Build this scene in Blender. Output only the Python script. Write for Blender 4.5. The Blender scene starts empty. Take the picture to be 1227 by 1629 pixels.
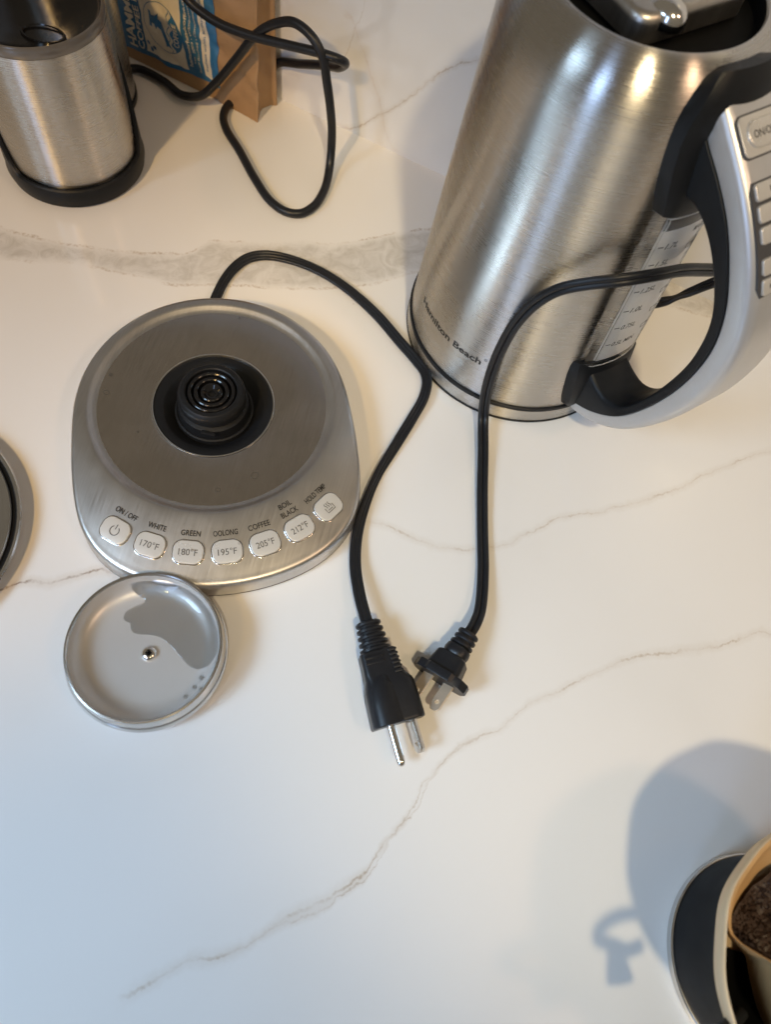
import bpy, bmesh, math, random
import numpy as np
from mathutils import Vector, Matrix, noise
from mathutils.geometry import delaunay_2d_cdt

random.seed(4)
sc = bpy.context.scene
COL = sc.collection
MM = 0.001                      # everything below is written in millimetres

# ------------------------------------------------------------------ camera
cam_data = bpy.data.cameras.new('camera')
cam = bpy.data.objects.new('camera', cam_data)
COL.objects.link(cam)
R_ = Vector((0.96723074, 0.22973934, 0.10809501))
U_ = Vector((-0.25389899, 0.87519432, 0.41178904))
F_ = Vector((0.0, 0.42574023, -0.90484543))
cam.matrix_world = Matrix(((R_.x, U_.x, -F_.x, 0), (R_.y, U_.y, -F_.y, 0), (R_.z, U_.z, -F_.z, 0.4), (0, 0, 0, 1)))
cam_data.sensor_fit = 'VERTICAL'
cam_data.sensor_height = 36.0
cam_data.lens = 36.0 * 1200 / 1629
cam_data.clip_start = 0.01
cam_data.clip_end = 60
cam_data.dof.use_dof = True
cam_data.dof.focus_distance = 0.425
cam_data.dof.aperture_fstop = 8.0
sc.camera = cam

# ------------------------------------------------------------------ light
world = bpy.data.worlds.new('World')
sc.world = world
world.use_nodes = True
bg = world.node_tree.nodes['Background']
bg.inputs['Color'].default_value = (1.0, 0.86, 0.66, 1)
bg.inputs['Strength'].default_value = 0.16

def aim(o, target):
    d = Vector(target) * MM - o.location
    o.rotation_euler = d.to_track_quat('-Z', 'Y').to_euler()

def spot(name, pos, target, power, color, cone, blend, radius=0.05):
    l = bpy.data.lights.new(name, 'SPOT')
    l.energy = power; l.color = color; l.spot_size = math.radians(cone); l.spot_blend = blend
    l.shadow_soft_size = radius
    o = bpy.data.objects.new(name, l); COL.objects.link(o)
    o.location = Vector(pos) * MM
    aim(o, target)
    return o

def area(name, pos, target, power, color, sx, sy):
    l = bpy.data.lights.new(name, 'AREA')
    l.shape = 'RECTANGLE'; l.size = sx; l.size_y = sy; l.energy = power; l.color = color
    o = bpy.data.objects.new(name, l); COL.objects.link(o)
    o.location = Vector(pos) * MM
    aim(o, target)
    return o

spot('ceiling_downlight', (340, -680, 1580), (215, 325, 0), 56, (1.0, 0.80, 0.49), 27, 0.6)
spot('ceiling_downlight', (1204, -218, 1580), (150, 300, 0), 18, (1.0, 0.66, 0.42), 27, 0.6, 0.085)
spot('ceiling_downlight', (-524, -1142, 1580), (-245, 290, 0), 82, (1.0, 0.62, 0.22), 15, 0.8)  # cone shaped tight to keep its warm light on the back left
area('window_daylight', (-700, -1750, 950), (0, 200, 0), 9, (0.42, 0.62, 1.0), 0.28, 1.4)
w = area('window_daylight', (-820, -620, 760), (-178, -100, 0), 1.0, (0.53, 0.75, 1.0), 0.5, 0.6)
w.data.spread = math.radians(33)  # beam narrowed to stand in for shade of unbuilt things on the left

sc.view_settings.view_transform = 'Standard'
sc.view_settings.look = 'None'
sc.view_settings.exposure = 0.06
sc.view_settings.gamma = 1
try:
    sc.cycles.use_denoising = True
    sc.cycles.max_bounces = 10
    sc.cycles.transmission_bounces = 8
    sc.cycles.blur_glossy = 0.6
    sc.cycles.sample_clamp_indirect = 4.0
except Exception:
    pass

# ------------------------------------------------------------------ helpers
def new_mesh(name, verts, faces, mat=None, parent=None, smooth=True, angle=35, loc=None):
    me = bpy.data.meshes.new(name)
    v = np.asarray(verts, float) * MM
    me.from_pydata(v.tolist(), [], [list(f) for f in faces])
    me.validate()
    me.update()
    if smooth:
        me.polygons.foreach_set('use_smooth', [True] * len(me.polygons))
        me.set_sharp_from_angle(angle=math.radians(angle))
    if mat: me.materials.append(mat)
    o = bpy.data.objects.new(name, me)
    COL.objects.link(o)
    if parent: o.parent = parent
    if loc is not None: o.location = Vector(loc) * MM
    return o

def fix_normals(o):
    bm = bmesh.new(); bm.from_mesh(o.data)
    bmesh.ops.recalc_face_normals(bm, faces=bm.faces)
    bm.to_mesh(o.data); bm.free()
    return o

def thing(name, label, cat, loc=(0, 0, 0), group=None):
    o = bpy.data.objects.new(name, None)
    COL.objects.link(o)
    o.empty_display_size = 0.02
    o.location = Vector(loc) * MM
    return tag(o, label, cat, group)

def tag(o, label, cat, group=None):
    o['label'] = label; o['category'] = cat
    if group: o['group'] = group
    return o

def catmull(pts, n, closed=False):
    """smooth curve through pts, resampled to n equally spaced points"""
    P = np.asarray(pts, float)
    m = len(P)
    out = []
    rng = range(m) if closed else range(m - 1)
    for i in rng:
        if closed:
            p0, p1, p2, p3 = P[(i - 1) % m], P[i], P[(i + 1) % m], P[(i + 2) % m]
        else:
            p1, p2 = P[i], P[i + 1]
            p0 = P[i - 1] if i > 0 else 2 * p1 - p2
            p3 = P[i + 2] if i + 2 < m else 2 * p2 - p1
        d = [max(np.linalg.norm(b - a), 1e-6) ** 0.5 for a, b in ((p0, p1), (p1, p2), (p2, p3))]
        t0 = 0; t1 = d[0]; t2 = t1 + d[1]; t3 = t2 + d[2]
        for t in np.linspace(t1, t2, 24, endpoint=False):
            A1 = (t1 - t) / (t1 - t0) * p0 + (t - t0) / (t1 - t0) * p1
            A2 = (t2 - t) / (t2 - t1) * p1 + (t - t1) / (t2 - t1) * p2
            A3 = (t3 - t) / (t3 - t2) * p2 + (t - t2) / (t3 - t2) * p3
            B1 = (t2 - t) / (t2 - t0) * A1 + (t - t0) / (t2 - t0) * A2
            B2 = (t3 - t) / (t3 - t1) * A2 + (t - t1) / (t3 - t1) * A3
            out.append((t2 - t) / (t2 - t1) * B1 + (t - t1) / (t2 - t1) * B2)
    out.append(P[0] if closed else P[-1])
    Q = np.array(out)
    s = np.r_[0, np.cumsum(np.linalg.norm(np.diff(Q, axis=0), axis=1))]
    u = np.linspace(0, s[-1], n, endpoint=not closed)
    return np.stack([np.interp(u, s, Q[:, k]) for k in range(Q.shape[1])], 1)

def loft(rings, closed=True, cap0=False, cap1=False):
    rings = [np.asarray(r, float) for r in rings]
    n = len(rings[0]); V = np.concatenate(rings); F = []
    for i in range(len(rings) - 1):
        for j in range(n if closed else n - 1):
            k = (j + 1) % n
            F.append((i * n + j, i * n + k, (i + 1) * n + k, (i + 1) * n + j))
    if cap0: F.append(tuple(range(n - 1, -1, -1)))
    if cap1: F.append(tuple((len(rings) - 1) * n + j for j in range(n)))
    return V, F

def lathe(profile, seg=96, a0=0.0, a1=360.0):
    full = abs(a1 - a0) >= 359.9
    A = np.radians(np.linspace(a0, a1, seg, endpoint=not full))
    rings = [np.stack([r * np.cos(A), r * np.sin(A), np.full(len(A), z)], 1) for r, z in profile]
    return loft(rings, closed=full)

def lathe_obj(name, profile, mat, parent=None, seg=96, loc=None, angle=35):
    pr = []
    for q in profile:
        pr.append((max(q[0], 0.01), q[1]))
    V, F = lathe(pr, seg)
    if pr[0][0] <= 0.011: pass
    o = new_mesh(name, V, F, mat, parent, loc=loc, angle=angle)
    bm = bmesh.new(); bm.from_mesh(o.data)
    bmesh.ops.remove_doubles(bm, verts=bm.verts, dist=0.00003)
    bmesh.ops.recalc_face_normals(bm, faces=bm.faces)
    bm.to_mesh(o.data); bm.free()
    o.data.set_sharp_from_angle(angle=math.radians(angle))
    return o

def frames(P, ups):
    T = np.gradient(P, axis=0); T /= np.linalg.norm(T, axis=1)[:, None]
    S = np.cross(T, ups); S /= np.linalg.norm(S, axis=1)[:, None]
    N = np.cross(S, T)
    return T, S, N

def sweep(P, section, ups=None, cap=True, scale=None):
    """section: list of (side, up) offsets in mm"""
    P = np.asarray(P, float)
    if ups is None: ups = np.tile([0, 0, 1.0], (len(P), 1))
    T, S, N = frames(P, np.asarray(ups, float))
    sec = np.asarray(section, float)
    rings = []
    for i in range(len(P)):
        k = 1 if scale is None else scale[i]
        rings.append(P[i] + k * (sec[:, 0:1] * S[i] + sec[:, 1:2] * N[i]))
    return loft(rings, True, cap, cap)

def circle_sec(r, n=16):
    return [(r * math.cos(2 * math.pi * k / n), r * math.sin(2 * math.pi * k / n)) for k in range(n)]

def lobed_sec(lobes, r, pitch):
    """flat flex of several round conductors side by side"""
    up = []; n = 8
    for i in range(lobes):
        c = (i - (lobes - 1) / 2) * pitch
        for k in range(n + 1):
            a = math.pi - math.pi * k / n
            x = c + r * math.cos(a); y = r * math.sin(a)
            lo = c - pitch / 2 if i > 0 else -1e9
            hi = c + pitch / 2 if i < lobes - 1 else 1e9
            if lo - 0.01 <= x <= hi + 0.01: up.append((x, max(y, 0.55 * r) if lo > -1e8 and x < c and k < 3 else y))
    dn = [(x, -y) for x, y in reversed(up)][1:-1]
    return up + dn

def rrect(w, h, r, n=6):
    pts = []
    for cx, cy, a in ((w / 2 - r, h / 2 - r, 0), (-w / 2 + r, h / 2 - r, 90), (-w / 2 + r, -h / 2 + r, 180), (w / 2 - r, -h / 2 + r, 270)):
        for k in range(n + 1):
            t = math.radians(a + 90 * k / n)
            pts.append((cx + r * math.cos(t), cy + r * math.sin(t)))
    return np.array(pts)

def slab(outline, z0, z1, fillet, steps=4):
    """closed prism with rounded top edge; outline = callable inset->pts or array scaled about its centre"""
    out = np.asarray(outline, float)
    c = out.mean(0)
    d = out - c
    L = np.linalg.norm(d, axis=1)
    rings = [np.c_[out, np.full(len(out), z0)], np.c_[out, np.full(len(out), z1 - fillet)]]
    for k in range(1, steps + 1):
        t = math.pi / 2 * k / steps
        ins = fillet * (1 - math.cos(t))
        p = c + d * ((L - ins) / L)[:, None]
        rings.append(np.c_[p, np.full(len(out), z1 - fillet + fillet * math.sin(t))])
    return loft(rings, True, True, True)

def place(V, origin, X, Y, Z):
    V = np.asarray(V, float)
    return np.asarray(origin, float) + V[:, 0:1] * np.asarray(X, float) + V[:, 1:2] * np.asarray(Y, float) + V[:, 2:3] * np.asarray(Z, float)

_text_cache = {}
def text_flat(s, cap, width=None, bold=0.0, shear=0.0):
    """flat lettering centred on the origin: 2D verts in mm and faces"""
    key = (s, bold, shear)
    if key not in _text_cache:
        cu = bpy.data.curves.new('lettering', 'FONT')
        cu.body = s; cu.size = 1.0; cu.offset = bold; cu.shear = shear; cu.resolution_u = 3
        ob = bpy.data.objects.new('lettering', cu); COL.objects.link(ob)
        bpy.context.view_layer.update()
        me = bpy.data.meshes.new_from_object(ob.evaluated_get(bpy.context.evaluated_depsgraph_get()))
        v = np.array([q.co[:2] for q in me.vertices]); f = [tuple(q.vertices) for q in me.polygons]
        bpy.data.objects.remove(ob); bpy.data.curves.remove(cu); bpy.data.meshes.remove(me)
        _text_cache[key] = (v, f)
    v, f = _text_cache[key]
    lo = v.min(0); hi = v.max(0)
    q = (v - (lo + hi) / 2)
    ky = cap / 0.73 if cap else None
    kx = (width / (hi[0] - lo[0])) if width else ky
    if ky is None: ky = kx
    return q * np.array([kx, ky]), f

def stroke(pts, w, closed=False):
    """flat ribbon along a 2D polyline"""
    P = np.asarray(pts, float)
    if closed: P = np.vstack([P, P[:1]])
    T = np.gradient(P, axis=0)
    if closed: T[0] = T[-1] = P[1] - P[-2]
    T /= np.linalg.norm(T, axis=1)[:, None]
    N = np.stack([-T[:, 1], T[:, 0]], 1) * w / 2
    V = np.concatenate([P + N, P - N]); n = len(P)
    return V, [(i, i + 1, n + i + 1, n + i) for i in range(n - 1)]

def join2d(parts):
    V = []; F = []; o = 0
    for v, f in parts:
        V.append(np.asarray(v, float)); F += [tuple(i + o for i in q) for q in f]; o += len(v)
    return np.concatenate(V), F

def polyfill(pts, spacing=None):
    P = [Vector((float(a), float(b))) for a, b in pts]
    n = len(P)
    extra = []
    if spacing:
        A = np.array(pts); lo = A.min(0); hi = A.max(0)
        for x in np.arange(lo[0], hi[0], spacing):
            for y in np.arange(lo[1], hi[1], spacing):
                ins = False; j = n - 1
                for i in range(n):
                    xi, yi = A[i]; xj, yj = A[j]
                    if (yi > y) != (yj > y) and x < (xj - xi) * (y - yi) / (yj - yi) + xi: ins = not ins
                    j = i
                if ins and np.min(np.hypot(A[:, 0] - x, A[:, 1] - y)) > spacing * 0.4: extra.append(Vector((x, y)))
    v, e, f, *_ = delaunay_2d_cdt(P + extra, [(i, (i + 1) % n) for i in range(n)], [], 1, 1e-6)
    return np.array([q[:] for q in v]), [tuple(q) for q in f]

# ------------------------------------------------------------------ materials
def mat_base(name):
    m = bpy.data.materials.new(name); m.use_nodes = True
    nt = m.node_tree
    return m, nt, nt.nodes['Principled BSDF']

def node(nt, kind, **kw):
    n = nt.nodes.new(kind)
    for k, v in kw.items():
        if k.startswith('i_'):
            key = k[2:]
            key = int(key) if key.isdigit() else key
            n.inputs[key].default_value = v
        else: setattr(n, k, v)
    return n

def math_node(nt, op, a, b=None, c=None, clamp=False):
    n = nt.nodes.new('ShaderNodeMath'); n.operation = op; n.use_clamp = clamp
    for i, x in enumerate((a, b, c)):
        if x is None: continue
        if isinstance(x, (int, float)): n.inputs[i].default_value = x
        else: nt.links.new(x, n.inputs[i])
    return n.outputs[0]

def simple(name, color, rough=0.5, metal=0.0, var=0.06, scale=300, bump=0.0, bscale=2000, coat=0.0, spec=0.5):
    m, nt, b = mat_base(name)
    tc = node(nt, 'ShaderNodeTexCoord')
    nz = node(nt, 'ShaderNodeTexNoise', i_Scale=scale, i_Detail=5.0)
    nt.links.new(tc.outputs['Object'], nz.inputs['Vector'])
    mr = node(nt, 'ShaderNodeMapRange', i_3=1 - var, i_4=1 + var)
    nt.links.new(nz.outputs['Fac'], mr.inputs[0])
    mx = node(nt, 'ShaderNodeVectorMath', operation='SCALE')
    mx.inputs[0].default_value = color
    nt.links.new(mr.outputs[0], mx.inputs['Scale'])
    nt.links.new(mx.outputs[0], b.inputs['Base Color'])
    b.inputs['Metallic'].default_value = metal
    b.inputs['Specular IOR Level'].default_value = spec
    b.inputs['Coat Weight'].default_value = coat
    b.inputs['Coat Roughness'].default_value = 0.08
    nz3 = node(nt, 'ShaderNodeTexNoise', i_Scale=scale * 0.25, i_Detail=6.0)
    nt.links.new(tc.outputs['Object'], nz3.inputs['Vector'])
    rr = node(nt, 'ShaderNodeMapRange', i_3=max(rough - 0.08, 0.02), i_4=rough + 0.08)
    nt.links.new(nz3.outputs['Fac'], rr.inputs[0])
    nt.links.new(rr.outputs[0], b.inputs['Roughness'])
    if bump:
        n2 = node(nt, 'ShaderNodeTexNoise', i_Scale=bscale, i_Detail=3.0)
        nt.links.new(tc.outputs['Object'], n2.inputs['Vector'])
        bp = node(nt, 'ShaderNodeBump', i_Strength=bump, i_Distance=0.0004)
        nt.links.new(n2.outputs['Fac'], bp.inputs['Height'])
        nt.links.new(bp.outputs[0], b.inputs['Normal'])
    return m

def steel(name, color=(0.60, 0.575, 0.54), rough=0.27, mode='round', aniso=0.5, fine=2600, bump=0.10, depth=0.00006, arc=4.0, radial=0.5):
    """brushed stainless steel; mode round = brushed round the z axis, x / y = straight grain"""
    m, nt, b = mat_base(name)
    b.inputs['Metallic'].default_value = 1.0
    tc = node(nt, 'ShaderNodeTexCoord')
    sx = node(nt, 'ShaderNodeSeparateXYZ'); nt.links.new(tc.outputs['Object'], sx.inputs[0])
    cb = node(nt, 'ShaderNodeCombineXYZ')
    if mode == 'round':
        an = math_node(nt, 'ARCTAN2', sx.outputs[1], sx.outputs[0])
        nt.links.new(math_node(nt, 'MULTIPLY', an, arc), cb.inputs[0])
        nt.links.new(math_node(nt, 'MULTIPLY', sx.outputs[2], fine), cb.inputs[1])
        rad = math_node(nt, 'SQRT', math_node(nt, 'ADD', math_node(nt, 'MULTIPLY', sx.outputs[0], sx.outputs[0]), math_node(nt, 'MULTIPLY', sx.outputs[1], sx.outputs[1])))
        nt.links.new(math_node(nt, 'MULTIPLY', rad, fine * radial), cb.inputs[2])
    else:
        kx, ky = (fine, 45.0) if mode == 'y' else (45.0, fine)
        nt.links.new(math_node(nt, 'MULTIPLY', sx.outputs[0], kx), cb.inputs[0])
        nt.links.new(math_node(nt, 'MULTIPLY', sx.outputs[1], ky), cb.inputs[1])
        nt.links.new(math_node(nt, 'MULTIPLY', sx.outputs[2], 45.0), cb.inputs[2])
    nz = node(nt, 'ShaderNodeTexNoise', i_Scale=1.0, i_Detail=4.0, i_Roughness=0.6)
    nt.links.new(cb.outputs[0], nz.inputs['Vector'])
    sm = node(nt, 'ShaderNodeTexNoise', i_Scale=38.0, i_Detail=6.0, i_Roughness=0.62)   # smears and handling marks
    nt.links.new(tc.outputs['Object'], sm.inputs['Vector'])
    mr = node(nt, 'ShaderNodeMapRange', i_1=0.3, i_2=0.75, i_3=0.94, i_4=1.04)
    nt.links.new(nz.outputs['Fac'], mr.inputs[0])
    mr2 = node(nt, 'ShaderNodeMapRange', i_1=0.3, i_2=0.7, i_3=0.94, i_4=1.04)
    nt.links.new(sm.outputs['Fac'], mr2.inputs[0])
    sc_ = node(nt, 'ShaderNodeVectorMath', operation='SCALE'); sc_.inputs[0].default_value = color
    nt.links.new(math_node(nt, 'MULTIPLY', mr.outputs[0], mr2.outputs[0]), sc_.inputs['Scale'])
    nt.links.new(sc_.outputs[0], b.inputs['Base Color'])
    r1 = node(nt, 'ShaderNodeMapRange', i_1=0.25, i_2=0.75, i_3=rough * 0.8, i_4=rough * 1.25)
    nt.links.new(math_node(nt, 'ADD', math_node(nt, 'MULTIPLY', nz.outputs['Fac'], 0.5), math_node(nt, 'MULTIPLY', sm.outputs['Fac'], 0.5)), r1.inputs[0])
    nt.links.new(r1.outputs[0], b.inputs['Roughness'])
    bp = node(nt, 'ShaderNodeBump', i_Strength=bump, i_Distance=depth)
    nt.links.new(nz.outputs['Fac'], bp.inputs['Height'])
    nt.links.new(bp.outputs[0], b.inputs['Normal'])
    if aniso:
        b.inputs['Anisotropic'].default_value = aniso
        tg = node(nt, 'ShaderNodeTangent', direction_type='RADIAL', axis='Z')
        b.inputs['Anisotropic Rotation'].default_value = 0.25
        nt.links.new(tg.outputs[0], b.inputs['Tangent'])
    return m

def clear(name, color, ior, rough):
    m, nt, b = mat_base(name)
    b.inputs['Base Color'].default_value = (*color, 1)
    b.inputs['Transmission Weight'].default_value = 1.0
    b.inputs['IOR'].default_value = ior
    tc = node(nt, 'ShaderNodeTexCoord')
    nz = node(nt, 'ShaderNodeTexNoise', i_Scale=60.0)
    nt.links.new(tc.outputs['Object'], nz.inputs['Vector'])
    rr = node(nt, 'ShaderNodeMapRange', i_3=rough, i_4=rough + 0.05)
    nt.links.new(nz.outputs['Fac'], rr.inputs[0]); nt.links.new(rr.outputs[0], b.inputs['Roughness'])
    return m

def marble(name, veins, band=None, vertical=False):
    """white quartz; every vein is a curve y(x) in mm held in a float-curve node"""
    m, nt, b = mat_base(name)
    L = nt.links.new
    tc = node(nt, 'ShaderNodeTexCoord')
    sc0 = node(nt, 'ShaderNodeVectorMath', operation='SCALE'); sc0.inputs['Scale'].default_value = 1000.0
    L(tc.outputs['Object'], sc0.inputs[0])
    # wobble the coordinates so veins crackle
    def wob(scale, amp, src):
        nz = node(nt, 'ShaderNodeTexNoise', i_Scale=scale, i_Detail=4.0, i_Roughness=0.65)
        L(sc0.outputs[0], nz.inputs['Vector'])
        sb = node(nt, 'ShaderNodeVectorMath', operation='SUBTRACT'); sb.inputs[1].default_value = (0.5, 0.5, 0.5)
        L(nz.outputs['Color'], sb.inputs[0])
        s2 = node(nt, 'ShaderNodeVectorMath', operation='SCALE'); s2.inputs['Scale'].default_value = amp
        L(sb.outputs[0], s2.inputs[0])
        ad = node(nt, 'ShaderNodeVectorMath', operation='ADD')
        L(src, ad.inputs[0]); L(s2.outputs[0], ad.inputs[1])
        return ad.outputs[0]
    co = wob(0.035, 9.0, sc0.outputs[0])
    co = wob(0.22, 3.4, co)
    sp = node(nt, 'ShaderNodeSeparateXYZ'); L(co, sp.inputs[0])
    X = sp.outputs[0]; Y = sp.outputs[2] if vertical else sp.outputs[1]
    xn = math_node(nt, 'MULTIPLY_ADD', X, 1 / 1000.0, 0.5)
    def curve(pts, lo, hi):
        fc = nt.nodes.new('ShaderNodeFloatCurve')
        c = fc.mapping.curves[0]
        pp = [((x + 500) / 1000.0, (y - lo) / (hi - lo)) for x, y in pts]
        while len(c.points) < len(pp): c.points.new(0.5, 0.5)
        for q, (x, y) in zip(c.points, pp):
            q.location = (x, y); q.handle_type = 'AUTO' if len(pp) < 8 else 'VECTOR'
        fc.mapping.extend = 'HORIZONTAL'
        fc.mapping.update()
        L(xn, fc.inputs['Value'])
        return math_node(nt, 'MULTIPLY_ADD', fc.outputs[0], hi - lo, lo)
    def dist(pts): return math_node(nt, 'SUBTRACT', Y, curve(pts, -300.0, 700.0))
    def smooth(x, a, c, lo=0.0, hi=1.0):
        n = node(nt, 'ShaderNodeMapRange', interpolation_type='SMOOTHSTEP', i_1=a, i_2=c, i_3=lo, i_4=hi)
        L(x, n.inputs[0]); return n.outputs[0]
    patch = node(nt, 'ShaderNodeTexNoise', i_Scale=0.045, i_Detail=3.0); L(sc0.outputs[0], patch.inputs['Vector'])
    grit = node(nt, 'ShaderNodeTexNoise', i_Scale=0.5, i_Detail=4.0); L(sc0.outputs[0], grit.inputs['Vector'])
    def window(xa, xb, soft=12):
        return math_node(nt, 'MULTIPLY', smooth(X, xa - soft, xa), smooth(X, xb, xb + soft, 1.0, 0.0))
    def mix(fac, c1, c2):
        n = node(nt, 'ShaderNodeMix', data_type='RGBA')
        L(fac, n.inputs[0])
        if isinstance(c1, tuple): n.inputs[6].default_value = (*c1, 1)
        else: L(c1, n.inputs[6])
        n.inputs[7].default_value = (*c2, 1)
        return n.outputs[2]
    cloud = node(nt, 'ShaderNodeTexNoise', i_Scale=0.006, i_Detail=3.0); L(sc0.outputs[0], cloud.inputs['Vector'])
    col = mix(smooth(cloud.outputs['Fac'], 0.45, 0.75, 0.0, 0.55), (0.80, 0.79, 0.775), (0.73, 0.72, 0.70))
    if band:
        top, bot = band
        dt = dist(top); db = dist(bot)
        inside = math_node(nt, 'MULTIPLY', smooth(dt, -7.0, 1.5, 1.0, 0.0), smooth(db, -1.5, 6.0))
        mott = node(nt, 'ShaderNodeTexNoise', i_Scale=0.07, i_Detail=6.0, i_Roughness=0.7, i_Distortion=1.5); L(sc0.outputs[0], mott.inputs['Vector'])
        fac = math_node(nt, 'MULTIPLY', inside, smooth(mott.outputs['Fac'], 0.25, 0.7, 0.80, 0.26))
        col = mix(fac, col, (0.45, 0.425, 0.385))
        for d in (dt, db):
            w = math_node(nt, 'ABSOLUTE', d)
            e = math_node(nt, 'MULTIPLY', smooth(w, 0.2, 1.9, 1.0, 0.0), smooth(grit.outputs['Fac'], 0.35, 0.65, 0.05, 0.7))
            e = math_node(nt, 'MULTIPLY', e, smooth(patch.outputs['Fac'], 0.38, 0.62, 0.05, 0.9))
            col = mix(e, col, (0.36, 0.26, 0.16))
    for pts, wd, xa, xb, stg, tint in veins:
        d = math_node(nt, 'ABSOLUTE', dist(pts))
        halo = math_node(nt, 'MULTIPLY', smooth(d, wd, wd * 6, 0.30, 0.0), window(xa, xb))
        col = mix(math_node(nt, 'MULTIPLY', halo, stg), col, (0.55, 0.47, 0.38))
        core = math_node(nt, 'MULTIPLY', smooth(d, wd * 0.1, wd * 1.5, 1.0, 0.0), window(xa, xb))
        core = math_node(nt, 'MULTIPLY', core, smooth(patch.outputs['Fac'], 0.38, 0.66, 0.22, 1.0))
        core = math_node(nt, 'MULTIPLY', core, smooth(grit.outputs['Fac'], 0.3, 0.65, 0.35, 1.0))
        col = mix(math_node(nt, 'MULTIPLY', core, stg), col, tint)
    # stray specks
    vo = node(nt, 'ShaderNodeTexVoronoi', i_Scale=0.028); L(sc0.outputs[0], vo.inputs['Vector'])
    spk = math_node(nt, 'MULTIPLY', smooth(vo.outputs['Distance'], 0.008, 0.02, 0.5, 0.0), 1.0)
    col = mix(spk, col, (0.35, 0.27, 0.2))
    L(col, b.inputs['Base Color'])
    b.inputs['Roughness'].default_value = 0.2
    rr = smooth(patch.outputs['Fac'], 0.42, 0.66, 0.10, 0.24); L(rr, b.inputs['Roughness'])
    b.inputs['Specular IOR Level'].default_value = 0.5
    return m

M_STEEL_KETTLE = steel('brushed_steel_kettle', rough=0.27, mode='round', aniso=1.0, bump=1.0, depth=0.00006, arc=0.9, radial=0.0, fine=1800)
M_STEEL_BASE = steel('brushed_steel_base', color=(0.60, 0.58, 0.555), rough=0.36, mode='y', aniso=0.0, fine=1300, bump=0.5)
M_STEEL_DISH = steel('brushed_steel_dish', color=(0.56, 0.51, 0.46), rough=0.22, mode='y', aniso=0.0, fine=1100, bump=0.06)
M_STEEL_GRIND = steel('brushed_steel_grinder', rough=0.27, mode='round', aniso=1.0, bump=0.2, depth=0.00006, arc=0.9, radial=0.0, fine=1800)
M_STEEL_SATIN = steel('satin_steel', color=(0.64, 0.625, 0.60), rough=0.22, mode='round', aniso=0.0, bump=0.04)
M_STEEL_LIDIN = simple('satin_grey_lid_inside', (0.64, 0.63, 0.615), 0.36, 0.45, 0.03, 60)
M_LIDFLAP = steel('dull_steel_flap', color=(0.50, 0.475, 0.44), rough=0.36, mode='y', aniso=0.0, fine=900, bump=0.1)
M_CHROME = simple('polished_metal', (0.78, 0.76, 0.73), 0.14, 1.0, 0.04)
M_BRASSY = simple('nickel_prong_metal', (0.68, 0.58, 0.46), 0.3, 0.55, 0.08)
M_BLACK = simple('black_satin_plastic', (0.010, 0.011, 0.013), 0.40, 0, 0.15, bump=0.12, bscale=5000, spec=0.22)
M_BLACKGLOSS = simple('black_gloss_plastic', (0.008, 0.008, 0.009), 0.16, 0, 0.1, bump=0.03)
M_RUBBER = simple('black_cord_vinyl', (0.012, 0.013, 0.016), 0.36, 0, 0.2, bump=0.15, bscale=1800, spec=0.35)
M_MATTEBLACK = simple('matte_black_silicone', (0.007, 0.0075, 0.009), 0.6, 0, 0.15, bump=0.1, bscale=3000, spec=0.14)
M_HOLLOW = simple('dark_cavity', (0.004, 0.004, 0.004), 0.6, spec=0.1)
M_SILVER = simple('silver_painted_plastic', (0.56, 0.56, 0.57), 0.34, 0.55, 0.03, bump=0.08, bscale=6000)
M_SURROUND = simple('dark_grey_button_gasket', (0.055, 0.055, 0.06), 0.5)
M_BUTTON = simple('pearl_button_plastic', (0.60, 0.585, 0.55), 0.3, 0.25, 0.03)
M_KEY = simple('silver_key_plastic', (0.62, 0.60, 0.57), 0.3, 0.4, 0.03)
M_PRINT = simple('black_print', (0.02, 0.02, 0.02), 0.5)
M_PRINTGREY = simple('grey_print', (0.10, 0.098, 0.092), 0.5)
M_CLEAR = clear('clear_gauge_plastic', (0.99, 1.0, 1.0), 1.3, 0.03)
M_GAUGEBACK = simple('frosted_gauge_backing', (0.88, 0.87, 0.85), 0.3, 0.0)
M_WATER = clear('water', (0.92, 0.935, 0.925), 1.33, 0.0)
M_KRAFT = simple('kraft_paper', (0.40, 0.245, 0.125), 0.62, 0, 0.12, 120, bump=0.5, bscale=350)
M_LABELBLUE = simple('blue_label_print', (0.035, 0.17, 0.38), 0.45, 0, 0.06)
M_LABELCREAM = simple('cream_label_print', (0.76, 0.71, 0.62), 0.5, 0, 0.04)
M_FILTER = simple('coffee_filter_paper', (0.70, 0.535, 0.335), 0.8, 0, 0.10, 150, bump=0.4, bscale=1200)
M_FILTERWET = simple('wet_filter_paper', (0.50, 0.31, 0.14), 0.6, 0, 0.2, 90, bump=0.4, bscale=1200)
M_COFFEE = simple('wet_coffee_grounds', (0.035, 0.018, 0.011), 0.55, 0, 0.6, 700, bump=0.9, bscale=900)
M_DARKRIM = simple('smoked_plastic_rim', (0.16, 0.15, 0.14), 0.2, 0.3, 0.08)

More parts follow.
